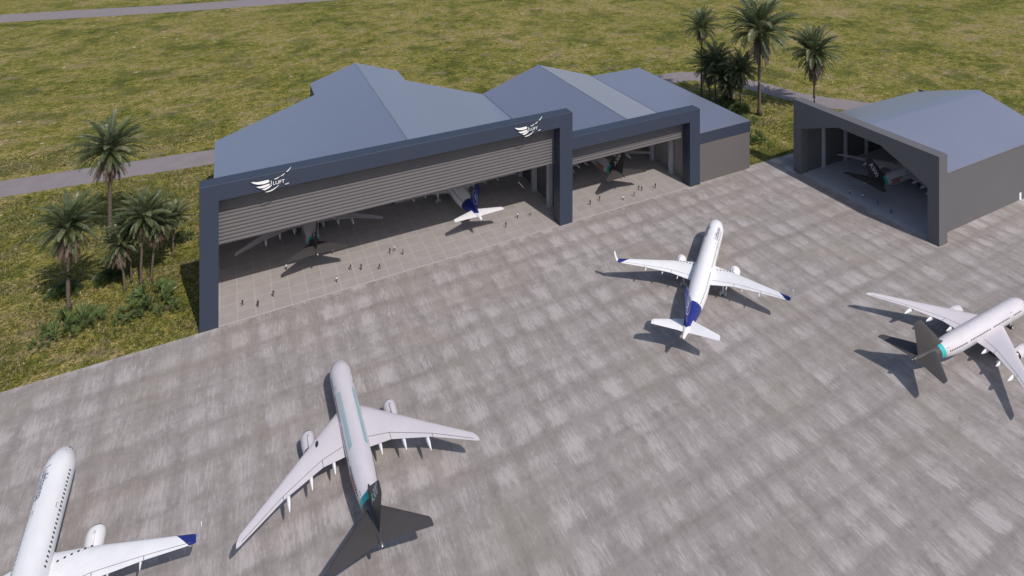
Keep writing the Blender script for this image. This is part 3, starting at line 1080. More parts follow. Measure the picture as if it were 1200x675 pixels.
def make_airliner(kind, label, windows=True, group=None):
    """kind: 'grey_striped', 'grey_plain' or 'white'; the origin is on the ground under the tail tip, x forward"""
    grey = kind != 'white'
    t = thing('airliner', label, 'airliner', group)
    fmat = {'grey_striped': M['fus_g'], 'grey_plain': M['fus_p'], 'white': M['fus_w']}[kind]
    wmat = M['wing_g'] if grey else M['wing_w']
    if grey:
        L, r, zc, tz = 55.0, 2.55, 5.6, 7.45
        bm, st = fuselage_bm(L, r, zc, tz, 19.0, 6.2)
        wing = [(40.2, 26.0, 1.6, 4.7, .10), (39.0, 25.9, 2.6, 4.75, .105), (33.9, 25.0, 7.3, 5.25, .095), (24.6, 20.1, 15.6, 6.15, .09), (15.9, 13.5, 23.7, 6.95, .085), (14.3, 13.2, 24.3, 7.05, .07)]
        stab = [(9.4, 0.9, .5, 7.3, .07), (8.4, 0.7, 1.5, 7.4, .08), (0.8, -1.4, 9.2, 8.15, .08), (0.0, -1.4, 9.5, 8.18, .05)]
        fin = dict(le0=13.5, te0=2.6, z0=7.4, le1=3.6, te1=0.6, z1=17.2, th=.075)
        smat, finm = M['tail_d'], M['tail_d']
        eng = (37.3, 9.3, 3.45, 1.5, 5.8, .4)
        fair = [(28.6, 23.2, 5.0), (26.4, 21.2, 9.9), (23.0, 17.9, 14.6)]
        fr_r = .52
    else:
        L, r, zc, tz = 66.0, 3.0, 5.95, 7.5
        bm, st = fuselage_bm(L, r, zc, tz, 23.0, 8.2)
        wing = [(41.6, 29.8, 1.8, 4.7, .10), (40.1, 29.9, 3.2, 4.8, .11), (36.9, 30.0, 9.9, 5.75, .10), (32.4, 28.2, 18.2, 6.85, .09), (28.25, 26.1, 26.3, 7.75, .085), (27.6, 26.05, 26.8, 7.9, .06)]
        stab = [(8.6, 2.7, .6, 7.35, .07), (7.6, 2.7, 1.9, 7.5, .09), (3.9, 1.7, 9.1, 8.15, .085), (3.2, 1.7, 9.5, 8.2, .05)]
        fin = dict(le0=14.2, te0=4.2, z0=7.9, le1=5.6, te1=2.0, z1=18.6, th=.075)
        smat, finm = M['whitep'], M['navyp']
        eng = (43.6, 8.9, 2.8, 1.75, 6.2, .3)
        fair = [(33.2, 28.9, 7.7), (32.4, 28.7, 12.5), (30.4, 27.2, 17.7)]
        fr_r = .30
    fus = obj('fuselage', bm, fmat, t, smooth=True)
    # flight-deck glass
    xw = L - (2.5 if grey else 2.9)
    for side in (-1, 1):
        for i in range(3):
            a0 = .50 + i * .34
            gb = bmesh.new()
            rows = []
            for u in (0, 1):
                x = xw - i * .42 + u * (.95 - i * .05)
                rr, zz = fus_at(st, x)
                row = []
                for q in range(4):
                    ph = math.pi / 2 - (a0 + .31 * q / 3) * 1.05
                    row.append(gb.verts.new((x, side * (rr + .02) * math.cos(ph), zz + (rr + .02) * math.sin(ph))))
                rows.append(row)
            for q in range(3):
                gb.faces.new((rows[0][q], rows[1][q], rows[1][q + 1], rows[0][q + 1]))
            bmesh.ops.recalc_face_normals(gb, faces=gb.faces[:])
            obj('cockpit_window', gb, M['glass'], fus)
    # belly fairing under the wings
    bb = bmesh.new()
    xm = (wing[1][0] + wing[1][1]) / 2
    ln = (wing[1][0] - wing[1][1]) * .75
    lp = []
    for i in range(13):
        q = i / 12
        k = math.sin(math.pi * q) ** .5 if 0 < q < 1 else .05
        lp.append([Vector((xm + ln * (q - .5) * 1.7, r * 1.08 * k * math.cos(a), zc - r * .55 + r * .62 * k * math.sin(a))) for a in [2 * math.pi * w / 20 for w in range(20)]])
    rings(bb, lp)
    obj('belly_fairing', fix(bb), wmat if grey else M['whitep'], t, smooth=True)
    for side in (1, -1):
        wg = obj('wing', lofted(wing, side), wmat, t, smooth=True, autosmooth=50)
        inner = [interp(wing, y) for y in [2.8 + (wing[-2][2] - 3.2) * q / 14 for q in range(15)]]
        obj('flap_seam', seam_strip(inner, .80, side, .07 if grey else .05), M['seam'], wg)
        for yq in ((7.3, 15.6) if grey else (9.9, 18.2)):
            s0 = interp(wing, yq)
            cb = bmesh.new()
            p = [upper(s0, .81), upper(s0, .99)]
            vv = [cb.verts.new((p[i][0], side * (p[i][1] + dy), p[i][2] + .03)) for i, dy in ((0, -.06), (1, -.06), (1, .06), (0, .06))]
            cb.faces.new(vv)
            bmesh.ops.recalc_face_normals(cb, faces=cb.faces[:])
            obj('flap_joint', cb, M['seam'], wg)
        if kind == 'grey_striped' and side > 0:
            s0 = interp(wing, 7.9)
            cb = bmesh.new()
            ring_ = []
            for q in range(14):
                an = 2 * math.pi * q / 14
                x = 31.2 + .85 * math.cos(an) - .35 * math.sin(an)
                f_ = (s0[0] - x) / (s0[0] - s0[1])
                pz = upper(s0, max(.02, f_))
                ring_.append(cb.verts.new((x, side * (7.9 + .38 * math.sin(an)), pz[2] + .04)))
            cb.faces.new(ring_)
            bmesh.ops.recalc_face_normals(cb, faces=cb.faces[:])
            obj('service_panel', cb, M['glass'], wg)
        if not grey:
            wl = [(27.55, 26.1, 26.75, 7.9, .10), (27.3, 26.0, 27.1, 8.6, .13), (26.7, 25.5, 27.6, 11.0, .15)]
            b2 = bmesh.new()
            lps = []
            for (le, te, y, z, tc) in wl:
                c = le - te
                lps.append([Vector((le - q * c, side * (y + h * tc * c), z)) for q, h in AF_U] + [Vector((le - q * c, side * (y + h * tc * c), z)) for q, h in reversed(AF_D[1:-1])])
            rings(b2, lps)
            obj('winglet', fix(b2), M['whitep'], wg, smooth=True, autosmooth=40)
            for q in range(6):                                              # dark vents along the inner leading edge
                s0 = interp(wing, 3.9 + q * 1.05)
                p = upper(s0, .25 - .045 * q)
                b2 = bmesh.new()
                bmesh.ops.create_cone(b2, cap_ends=True, segments=10, radius1=.21, radius2=.21, depth=.10, matrix=Matrix.Translation((p[0], side * p[1], p[2])))
                obj('vent', b2, M['glass'], wg)
        obj('tailplane', lofted(stab, side), smat, t, smooth=True, autosmooth=50)
        engine(t, *eng[:5], M['wing_g'] if grey else M['whitep'], side, eng[5], kind)
        for x0, x1, y in fair:
            s0 = interp(wing, y)
            obj('flap_fairing', pod_bm(x0, x1, y, s0[3] - (.62 if grey else .4), fr_r, .25, side), M['whitep'], t, smooth=True)
    # fin
    f = fin
    bm = bmesh.new()
    lps = []
    for q in (0, .12, .35, .7, .97, 1.0):
        z = f['z0'] + (f['z1'] - f['z0']) * q
        le = f['le0'] + (f['le1'] - f['le0']) * q - (0 if q < .99 else .7) + (1.6 * (1 - q / .12) if q < .12 else 0)
        te = f['te0'] + (f['te1'] - f['te0']) * q
        c = le - te
        tc = f['th'] * (1 if q < .99 else .4)
        lps.append([Vector((le - w * c, h * tc * c, z)) for w, h in AF_U] + [Vector((le - w * c, -h * tc * c, z)) for w, h in reversed(AF_U[1:-1])])
    rings(bm, lps)
    fn = obj('fin', fix(bm), finm, t, smooth=True, autosmooth=50)

    def fin_half(x, z):
        q = (z - f['z0']) / (f['z1'] - f['z0'])
        le = f['le0'] + (f['le1'] - f['le0']) * q
        te = f['te0'] + (f['te1'] - f['te0']) * q
        c = le - te
        w = max(.001, min(.999, (le - x) / c))
        return 5 * (0.2969 * math.sqrt(w) - 0.126 * w - 0.3516 * w * w + 0.2843 * w ** 3 - 0.1015 * w ** 4) * f['th'] * c
    for side in (-1, 1):
        if kind == 'grey_plain':
            continue
        if grey:
            # letters run down the slope of the leading edge, top of the fin first
            tb = text_bm('A300', 3.1, extrude=0.0, bold=0.03)
            bmesh.ops.subdivide_edges(tb, edges=tb.edges[:], cuts=2, use_grid_fill=True)
            xs = [v.co.x for v in tb.verts]
            wtx = max(xs) - min(xs)
            if side < 0:
                org = Vector((3.35, 0, 15.1))
                d = Vector((7.6 - 3.35, 0, 9.0 - 15.1)).normalized()
            else:
                org = Vector((8.3, 0, 9.4))
                d = Vector((3.35 - 7.6, 0, 15.1 - 9.0)).normalized()
            up = Vector((d.z * (-1), 0, d.x)) if side < 0 else Vector((d.z, 0, -d.x))
            sx = 7.6 / wtx
            for v in tb.verts:
                p = org + d * ((v.co.x - min(xs)) * sx) + up * (v.co.y - 1.1) * .8
                hh = fin_half(p.x, p.z)
                v.co = Vector((p.x, side * (hh + .05), p.z))
            bmesh.ops.recalc_face_normals(tb, faces=tb.faces[:])
            obj('lettering', tb, M['white'], fn)
        else:
            cx, cz, rad = 6.2, 13.0, 2.55
            eb = bmesh.new()
            n = 40
            ring = []
            for i in range(n):
                a = 2 * math.pi * i / n
                ring.append([eb.verts.new((cx + q * math.cos(a), side * (fin_half(cx + q * math.cos(a), cz + q * math.sin(a)) + .05), cz + q * math.sin(a))) for q in (rad, rad - .24)])
            for i in range(n):
                j = (i + 1) % n
                eb.faces.new((ring[i][0], ring[j][0], ring[j][1], ring[i][1]))
            # a bird in flight: body, neck and raised wings as tapering strokes
            def stroke(pts):
                pr = None
                for i, (px, pz, w) in enumerate(pts):
                    i0, i1 = max(0, i - 1), min(len(pts) - 1, i + 1)
                    dx, dz = pts[i1][0] - pts[i0][0], pts[i1][1] - pts[i0][1]
                    ll = math.hypot(dx, dz) or 1
                    nx, nz = -dz / ll * w, dx / ll * w
                    q = []
                    for sg in (1, -1):
                        X, Z = cx + (px + nx * sg) * rad, cz + (pz + nz * sg) * rad
                        q.append(eb.verts.new((X, side * (fin_half(X, Z) + .055), Z)))
                    if pr:
                        eb.faces.new((pr[0], pr[1], q[1], q[0]))
                    pr = q
            stroke([(-.75, -.45, .02), (-.35, -.2, .09), (.05, .0, .12), (.35, .18, .05), (.75, .45, .02)])
            stroke([(-.1, -.05, .05), (-.35, .3, .07), (-.45, .65, .02)])
            stroke([(.05, 0, .05), (-.1, .4, .06), (-.12, .75, .02)])
            stroke([(-.2, -.15, .05), (-.6, .05, .05), (-.8, .3, .02)])
            bmesh.ops.recalc_face_normals(eb, faces=eb.faces[:])
            obj('bird_emblem', eb, M['emblem'], fn)
    # cabin windows, doors and lettering
    if windows:
        if grey:
            spans = [(13.5, 21.5), (22.8, 33.0), (34.0, 42.8), (44.6, 49.2)]
            zw, hw, ww, pitch = 6.2, .30, .44, .72
        else:
            spans = [(15.8, 33.2), (34.6, 57.6)]
            zw, hw, ww, pitch = 7.3, .44, .36, .98
        for side in (-1, 1):
            for x0, x1 in spans:
                for i in range(int((x1 - x0) / pitch)):
                    x = x0 + i * pitch
                    obj('cabin_window', skin_patch(st, x, x + ww, zw, zw + hw, side, .02, 1, 2), M['glass'], fus)
            for xd in ((12.6 if grey else 14.2), (50.6 if grey else 60.6), (43.4 if grey else 46.8)):
                db = bmesh.new()
                for (xa, xb, za, zb) in ((xd, xd + .07, zw - 1.1, zw + .95), (xd + 1.1, xd + 1.17, zw - 1.1, zw + .95), (xd, xd + 1.17, zw + .95, zw + 1.02)):
                    sb = skin_patch(st, xa, xb, za, zb, side, .012, 1, 4)
                    me = bpy.data.meshes.new('tmp')
                    sb.to_mesh(me)
                    sb.free()
                    db.from_mesh(me)
                    bpy.data.meshes.remove(me)
                obj('door_outline', db, M['seam'], fus)
    if not grey:
        for side in (-1, 1):
            xs = 49.2 if side < 0 else 58.4
            obj('lettering', wrap_text('Lufthansa', 2.1, st, xs, 8.0, side, 1.0, 0.012), surf('navy_lettering', (.06, .07, .16), .4, var=.03), fus)
    else:
        pass
    # landing gear and the white tail lamp
    if grey:
        gear(t, 47.5, 0, 3.6, .55, .4, 1, .42)
        for s in (-1, 1):
            gear(t, 32.2, s * 3.9, 5.0, .66, .5, 2, .62)
    else:
        gear(t, 57.0, 0, 3.4, .55, .4, 1, .42, 'tyre_p')
        for s in (-1, 1):
            gear(t, 33.3, s * 6.3, 5.4, .85, .6, 1, .72, 'tyre_p')
    bm = bmesh.new()
    bmesh.ops.create_uvsphere(bm, u_segments=10, v_segments=8, radius=.16, matrix=Matrix.Translation((.05, 0, tz + .08)))
    obj('tail_lamp', bm, M['white'], t, smooth=True)
    return t


g1 = make_airliner('grey_striped', 'grey airliner with teal shoulder stripes and charcoal tail, out on the open apron', True)
place(g1, 32.7, -93.2, 0, R(90))
g2 = make_airliner('grey_plain', 'unstriped grey airliner with dark cabin window rows and charcoal tail at the right edge', True)
place(g2, 164.8, -111.8, 0, R(-.34))
g2.scale = (.97,) * 3
w1 = make_airliner('white', 'white airliner with navy tail and wing tips, seen whole, standing diagonally on the apron', True)
place(w1, 116.7, -77.4, 0, R(40.7))


def plane_copy(src, label, a, b, rot):
    c = copy_tree(src)
    c['label'] = label
    place(c, a, b, 0, R(rot))
    return c


w2 = plane_copy(w1, 'white airliner with dark cabin windows, only its front half in view, lower left', -25.0, -102.0, 90.0)
for f_ in w2.children:
    if f_.name.startswith('fuselage'):
        for d_ in list(f_.children):
            if d_.name.startswith('lettering') and d_.data.vertices[0].co.y < 0:   # this one is plain on its right flank
                bpy.data.objects.remove(d_)
plane_copy(w1, 'white airliner with navy tail backed under the wide shutter, only its rear end showing', 89.4, 5.5, 90.0)
plane_copy(g1, 'grey airliner with charcoal tail parked nose in behind the left half of the wide shutter', 33.8, 11.2, 90.0)
plane_copy(g1, 'grey airliner with teal ring and red flank panel, tail showing in the medium hangar', 154.0, 7.9, 90.0)
plane_copy(g1, 'grey airliner with white fin lettering parked inside the grey hangar on the right', 237.0, -43.4, 0.0)

#PART2
# ------------------------------------------------------------------ palms and shrubs


def frond(bm, rnd, az, el, length, droop, nl=20, lw=.30, ll=.24, origin=(0, 0, 0), mi=0):
    """one feather leaf: an arching rib with two rows of narrow leaflets"""
    d_h = Vector((math.cos(az), math.sin(az), 0))
    side = Vector((-math.sin(az), math.cos(az), 0))
    side = (side + Vector((0, 0, rnd.uniform(-.35, .35)))).normalized()
    p = Vector(origin)
    pts = [(p.copy(), el)]
    n = 12
    for k in range(n):
        e = el - droop * ((k + .5) / n) ** 1.4
        p = p + (d_h * math.cos(e) + Vector((0, 0, math.sin(e)))) * (length / n)
        pts.append((p.copy(), e))
    # rib
    pr = None
    for k, (q, e) in enumerate(pts):
        w = length * .010 * (1 - .8 * k / n) + .015
        row = [bm.verts.new(q + side * w), bm.verts.new(q - side * w)]
        if pr:
            bm.faces.new((pr[0], pr[1], row[1], row[0])).material_index = mi
        pr = row
    for i in range(nl):
        s = .12 + .88 * (i + .5) / nl
        k = min(n - 1, int(s * n))
        t = s * n - k
        q = pts[k][0].lerp(pts[k + 1][0], t)
        e = pts[k + 1][1]
        fwd = d_h * math.cos(e) + Vector((0, 0, math.sin(e)))
        upv = side.cross(fwd).normalized()
        if upv.z < 0:
            upv = -upv
        prof = math.sin(math.pi * min(1, .18 + .78 * s)) ** .8
        for sg in (-1, 1):
            L = length * ll * prof * rnd.uniform(.85, 1.15)
            dr = (side * sg * .80 + fwd * .55 + upv * rnd.uniform(.05, .42)).normalized()
            tip = q + dr * L - Vector((0, 0, L * .22))
            w = fwd * (length * lw * .055)
            m = q + dr * L * .5
            a = bm.verts.new(q - w * .4)
            b = bm.verts.new(m - w + Vector((0, 0, -.02 * L)))
            c = bm.verts.new(tip)
            d = bm.verts.new(m + w)
            bm.faces.new((a, b, c, d)).material_index = mi


def crown_mesh(seed, mat, n=68, sparse=False):
    rnd = random.Random(seed)
    bm = bmesh.new()
    for i in range(n):
        t = i / n
        az = i * 2.39996 + rnd.uniform(-.25, .25)
        el = R(84) - R(88) * (t ** .8) + rnd.uniform(-.12, .12)
        ln = rnd.uniform(.84, 1.06) * (.78 + .3 * math.sin(math.pi * min(1, t + .25)))
        frond(bm, rnd, az, el, 10.6 * ln, R(42) + R(32) * t + rnd.uniform(-.15, .25), 34, lw=.33, ll=.14, origin=(.25 * math.cos(az), .25 * math.sin(az), .6 - 1.1 * t), mi=rnd.choice((0, 0, 0, 1, 1, 2 if t < .6 else 1)))
    me = bpy.data.meshes.new('crown')
    bm.to_mesh(me)
    bm.free()
    for m_ in (mat, M['frond_b'] if mat is M['frond'] else M['frond'], M['frond_highlight']):
        me.materials.append(m_)
    return me


def skirt_mesh(seed, n=66):
    rnd = random.Random(seed)
    bm = bmesh.new()
    for i in range(n):
        t = i / n
        az = i * 2.39996 + rnd.uniform(-.3, .3)
        el = R(-22) - R(58) * t
        frond(bm, rnd, az, el, 10 * rnd.uniform(.45, .82), R(42) - R(25) * t, 18, lw=.6, ll=.13, origin=(.2 * math.cos(az), .2 * math.sin(az), -.5 - 1.3 * t))
    me = bpy.data.meshes.new('dead_fronds')
    bm.to_mesh(me)
    bm.free()
    me.materials.append(M['dead'])
    return me


CROWNS = [crown_mesh(11, M['frond']), crown_mesh(12, M['frond_b']), crown_mesh(13, M['frond'], 56), crown_mesh(14, M['frond_b'], 74)]
SKIRTS = [skirt_mesh(21), skirt_mesh(22, 42)]


def palm(label, a, b, h, rad, lean=(0, 0), tw=.55, cv=0, skirt=1.0, group='palms beside the hangars', seed=0):
    """h: height of the crown's middle; rad: reach of the crown; lean: offset of the crown in a, b"""
    t = thing('palm_tree', label, 'palm tree', group)
    place(t, a, b, 0)
    rnd = random.Random(seed * 7 + 1)
    bm = bmesh.new()
    pts, rr = [], []
    for i in range(15):
        q = i / 14
        wob = math.sin(q * 5 + seed) * .12 * (1 - q)
        pts.append((lean[0] * q ** 1.5 + wob, lean[1] * q ** 1.5 - wob, (h - .2) * q - .1 + .1 * q))
        rr.append(tw * (1.55 - .9 * min(1, q * 6) + .0) if q < .16 else tw * (.65 + .35 * (1 - q)) * (1 + .06 * math.sin(i * 3.1)))
    rr[-1] = tw * 1.1
    tube(bm, pts, rr, 10)
    obj('trunk', fix(bm), M['trunk'], t, smooth=True)
    s = rad / 10
    c = link_mesh('crown', CROWNS[cv], t)
    c.location = (lean[0], lean[1], h)
    c.scale = (s, s, s * 1.02)
    c.rotation_euler = (0, 0, rnd.uniform(0, 6.28))
    if skirt > 0:
        d = link_mesh('dead_fronds', SKIRTS[seed % 2], t)
        d.location = (lean[0], lean[1], h)
        d.scale = (s * skirt, s * skirt, s * 1.1 * skirt)
        d.rotation_euler = (0, 0, rnd.uniform(0, 6.28))
    return t


GL, GR = 'palms left of the wide hangar', 'palms behind the flat annex'
palm('tallest palm of the group left of the wide hangar, its crown over the path', -30.1, 68.1, 33.5, 12.6, cv=0, seed=1, tw=.75, group=GL)
palm('palm with a brown skirt standing apart, leftmost of all the palms', -35.8, 30.5, 25.0, 10.2, cv=3, seed=2, tw=.6, group=GL)
palm('middle palm of the close cluster left of the wide hangar, straight trunk', -17.5, 34.9, 21.6, 8.6, lean=(.6, 0), cv=1, seed=3, tw=.45, skirt=.9, group=GL)
palm('short palm with a leaning trunk on the left side of the close cluster', -21.7, 33.8, 14.0, 7.0, lean=(-1.6, .6), cv=2, seed=4, tw=.4, group=GL)
palm('slim leaning palm half hidden at the back of the close cluster', -20.3, 37.5, 16.5, 7.2, lean=(-1.2, 1), cv=0, seed=5, tw=.35, group=GL)
palm('palm with an outward leaning trunk on the right side of the close cluster', -14.8, 35.5, 17.2, 7.0, lean=(1.6, .5), cv=3, seed=6, tw=.38, group=GL)
palm('low palm nearest the left wall of the wide hangar', -9.5, 48.5, 12.5, 6.2, lean=(.4, .2), cv=1, seed=7, tw=.38, skirt=.7, group=GL)
palm('slender thin stemmed palm rising just behind the annex roof', 258.2, 84.0, 41.0, 13.0, cv=2, seed=8, tw=.6, skirt=.7, group=GR)
palm('tallest thick trunked palm with a big crown behind the annex', 267.5, 45.9, 46.0, 22.5, cv=0, seed=9, tw=1.05, skirt=.85, group=GR)
palm('palm standing behind the front corner of the grey hangar', 301.6, 37.6, 31.0, 17.5, cv=3, seed=10, tw=.75, skirt=.9, group=GR)
for i, (a, b, h, r, lx, txt) in enumerate([
        (260.2, 79.0, 17.5, 9.4, -.5, 'low palm at the left end of the dense clump behind the annex'),
        (260.4, 74.0, 22.5, 9.5, .5, 'highest crown of the dense clump behind the annex'),
        (260.3, 66.5, 15.0, 8.6, .4, 'front low crown of the dense clump behind the annex'),
        (261.0, 61.4, 12.5, 7.2, 0, 'smallest palm of the dense clump, drooping beside the annex roof'),
        (265.2, 58.6, 20.5, 9.2, .8, 'right hand palm of the dense clump, beside the thick trunk')]):
    palm(txt, a, b, h, r * 1.4, lean=(lx, 0), cv=(0, 2, 0, 2, 0)[i], seed=20 + i, tw=.5, skirt=.8, group=GR)


def fan_bush_mesh(seed, mat, n=80, rad=4.0):
    rnd = random.Random(seed)
    bm = bmesh.new()
    for i in range(n):
        az = i * 2.39996 + rnd.uniform(-.3, .3)
        el = R(18) + R(66) * rnd.random()
        d = Vector((math.cos(az) * math.cos(el), math.sin(az) * math.cos(el), math.sin(el)))
        L = rad * rnd.uniform(.5, .82)
        base = Vector((rnd.uniform(-.3, .3), rnd.uniform(-.3, .3), .05))
        q = base + d * L
        s = d.cross(Vector((0, 0, 1))).normalized()
        # stalk
        w = s * .035
        vs = [bm.verts.new(base - w), bm.verts.new(base + w), bm.verts.new(q + w), bm.verts.new(q - w)]
        bm.faces.new(vs)
        u = (d * .8 + Vector((0, 0, .5)) + s * rnd.uniform(-.3, .3)).normalized()
        s2 = u.cross(d + Vector((rnd.uniform(-.4, .4), rnd.uniform(-.4, .4), .3))).normalized()
        lr = rad * rnd.uniform(.32, .5)
        k = 13
        for j in range(k):
            an = (j - (k - 1) / 2) * R(19)
            dr = u * math.cos(an) + s2 * math.sin(an)
            nn = u * -math.sin(an) + s2 * math.cos(an)
            tip = q + dr * lr - Vector((0, 0, lr * .16 * rnd.random()))
            m = q + dr * lr * .55
            ww = nn * lr * .062
            bm.faces.new((bm.verts.new(q), bm.verts.new(m - ww), bm.verts.new(tip), bm.verts.new(m + ww)))
    me = bpy.data.meshes.new('foliage')
    bm.to_mesh(me)
    bm.free()
    me.materials.append(mat)
    return me




def tuft_bush_mesh(seed, n=16, rad=4.0):
    """a clump of upright blade bursts standing round a bare core"""
    rnd = random.Random(seed)
    bm = bmesh.new()
    for i in range(n):
        az = i * 2.39996 + rnd.uniform(-.4, .4)
        rr = rad * (.22 + .62 * math.sqrt((i + .5) / n))
        p = Vector((rr * math.cos(az), rr * math.sin(az), rad * (.42 - .38 * (rr / rad) ** 2) * rnd.uniform(.6, 1.1)))
        out = Vector((math.cos(az), math.sin(az), 0)) * (.25 + .5 * rr / rad)
        base = Vector((p.x * .35, p.y * .35, .05))
        w = Vector((-math.sin(az), math.cos(az), 0)) * .06
        f = bm.faces.new([bm.verts.new(q) for q in (base - w, base + w, p + w * .6, p - w * .6)])
        f.material_index = 1
        tone = rnd.choice((0, 0, 0, 2, 2, 1))
        for k in range(40):
            d = (out + Vector((rnd.gauss(0, .42), rnd.gauss(0, .42), 1.0 + rnd.uniform(-.45, .3)))).normalized()
            L = rad * rnd.uniform(.26, .46)
            sd = d.cross(Vector((rnd.gauss(0, 1), rnd.gauss(0, 1), rnd.gauss(0, .3)))).normalized() * (.085 * rad / 4)
            m = p + d * L * .5
            tip = p + d * L - Vector((0, 0, L * .18 * rnd.random()))
            f = bm.faces.new((bm.verts.new(p - sd * .3), bm.verts.new(m - sd), bm.verts.new(tip), bm.verts.new(m + sd)))
            f.material_index = tone if rnd.random() < .75 else rnd.choice((0, 1, 2))
    me = bpy.data.meshes.new('foliage')
    bm.to_mesh(me)
    bm.free()
    for m_ in (M['bush'], M['bush_d'], M['bush_l']):
        me.materials.append(m_)
    return me


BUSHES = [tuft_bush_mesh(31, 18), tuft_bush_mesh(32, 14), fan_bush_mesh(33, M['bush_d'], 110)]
_stem = None


def stem_mesh():
    bm = bmesh.new()
    rnd = random.Random(5)
    for i in range(7):
        az = i * 2.4
        tube(bm, [(0, 0, -.1), (.3 * math.cos(az), .3 * math.sin(az), .6), (.9 * math.cos(az), .9 * math.sin(az), 1.5)], [.16, .11, .05], 6)
    me = bpy.data.meshes.new('stem')
    fix(bm)
    bm.to_mesh(me)
    bm.free()
    me.materials.append(M['trunk'])
    return me


STEM = stem_mesh()


def bush(label, a, b, r, v, group, zs=1.0):
    t = thing('fan_palm_shrub', label, 'shrub', group)
    place(t, a, b, 0)
    rnd = random.Random(int(a * 13 + b * 7))
    f = link_mesh('foliage', BUSHES[v], t)
    f.scale = (r / 4, r / 4, r / 4 * zs * 1.15)
    f.rotation_euler = (0, 0, rnd.uniform(0, 6.28))
    s = link_mesh('stem', STEM, t)
    s.scale = (r / 4,) * 3
    return t


GB = 'fan palm shrubs on the grass'
bush('large shrub of upright tufts in front of the leftmost palm trunk', -33.6, 19.6, 6.6, 0, GB, 1.25)
bush('broad tufted shrub on the right flank of the shrub below the leftmost palm', -29.0, 20.0, 5.2, 1, GB)
bush('small round shrub, lowest and leftmost on the grass by the apron', -38.8, 15.6, 3.4, 1, GB)
bush('tall tufted shrub between the close palm cluster and the apron', -13.6, 21.5, 6.6, 0, GB, 1.25)
bush('tufted shrub in front of the tall tufted one near the apron edge', -17.4, 18.2, 5.0, 1, GB)
bush('shrub nearest the navy pillar, at the edge of its shadow', -8.9, 16.0, 3.7, 0, GB)
bush('low tuft at the left foot of the shrubs near the apron edge', -20.0, 15.9, 3.0, 1, GB)
bush('light green shrub beside the low palm by the hangar wall', -6.6, 58.0, 3.6, 0, GB)
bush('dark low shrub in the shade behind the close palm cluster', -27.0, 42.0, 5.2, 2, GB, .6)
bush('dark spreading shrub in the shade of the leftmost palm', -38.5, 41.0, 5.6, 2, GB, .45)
bush('tufted shrub on the grass below the annex side wall', 239.0, 21.0, 6.0, 0, GB, 1.3)
bush('tufted shrub half hidden behind the annex roof edge', 253.0, 40.0, 6.0, 1, GB, 1.1)
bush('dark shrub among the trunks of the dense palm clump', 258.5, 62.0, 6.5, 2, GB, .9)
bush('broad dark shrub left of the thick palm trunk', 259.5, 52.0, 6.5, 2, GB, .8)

# ------------------------------------------------------------------ grass tufts, uncountable


def tufts(name, a0, a1, b0, b1, n, seed, keep):
    rnd = random.Random(seed)
    vs, fs, mi = [], [], []
    for i in range(n):
        a, b = rnd.uniform(a0, a1), rnd.uniform(b0, b1)
        if not keep(a, b):
            continue
        dens = mnoise.noise(Vector((a * .07, b * .07, seed)))
        if rnd.random() > .62 + .9 * dens:
            continue
        h = rnd.uniform(.25, .75) * (1 + .5 * dens)
        c = rnd.choice((0, 0, 1, 1, 2))
        for k in range(4):
            t = rnd.uniform(0, 6.283)
            dx, dy = math.cos(t), math.sin(t)
            w, l = rnd.uniform(.10, .2), rnd.uniform(.3, .8) * h
            j = len(vs)
            ox, oy = rnd.uniform(-.3, .3), rnd.uniform(-.3, .3)
            vs += [(a + ox - dy * w, b + oy + dx * w, -.03), (a + ox + dy * w, b + oy - dx * w, -.03), (a + ox + dx * l, b + oy + dy * l, h)]
            fs.append((j, j + 1, j + 2))
            mi.append(c)
    me = bpy.data.meshes.new(name)
    me.from_pydata(vs, [], fs)
    for m_ in (M['tuft_g'], M['tuft_y'], M['tuft_s']):
        me.materials.append(m_)
    me.polygons.foreach_set('material_index', mi)
    o = tag(link_mesh(name, me), kind='stuff')
    place(o, 0, 0)
    return o


M['tuft_g'] = mat_leaf('grass_blade_green', (0.070, 0.095, 0.020), (0.125, 0.145, 0.034), .3)
M['tuft_y'] = mat_leaf('grass_blade_yellow', (0.140, 0.132, 0.036), (0.225, 0.200, 0.066), .3)
M['tuft_s'] = mat_leaf('grass_blade_straw', (0.22, 0.18, 0.10), (0.36, 0.30, 0.19), .3)


def on_path(a, b):
    return 110 < b < 150 and a < 262 or a > 250 and abs((a - 277) * .82 + (b - 118) * .57) < 22


tufts('grass_tufts', -125, 2.6, .4, 175, 42000, 3, lambda a, b: not (122 < b < 152 and a < 8) and not (a > -.2 and b < 5.6))
tufts('grass_tufts', 217.4, 335, 3.4, 125, 14000, 4, lambda a, b: not on_path(a, b) and not (232 < a < 321 and b < -9))

# ------------------------------------------------------------------ people


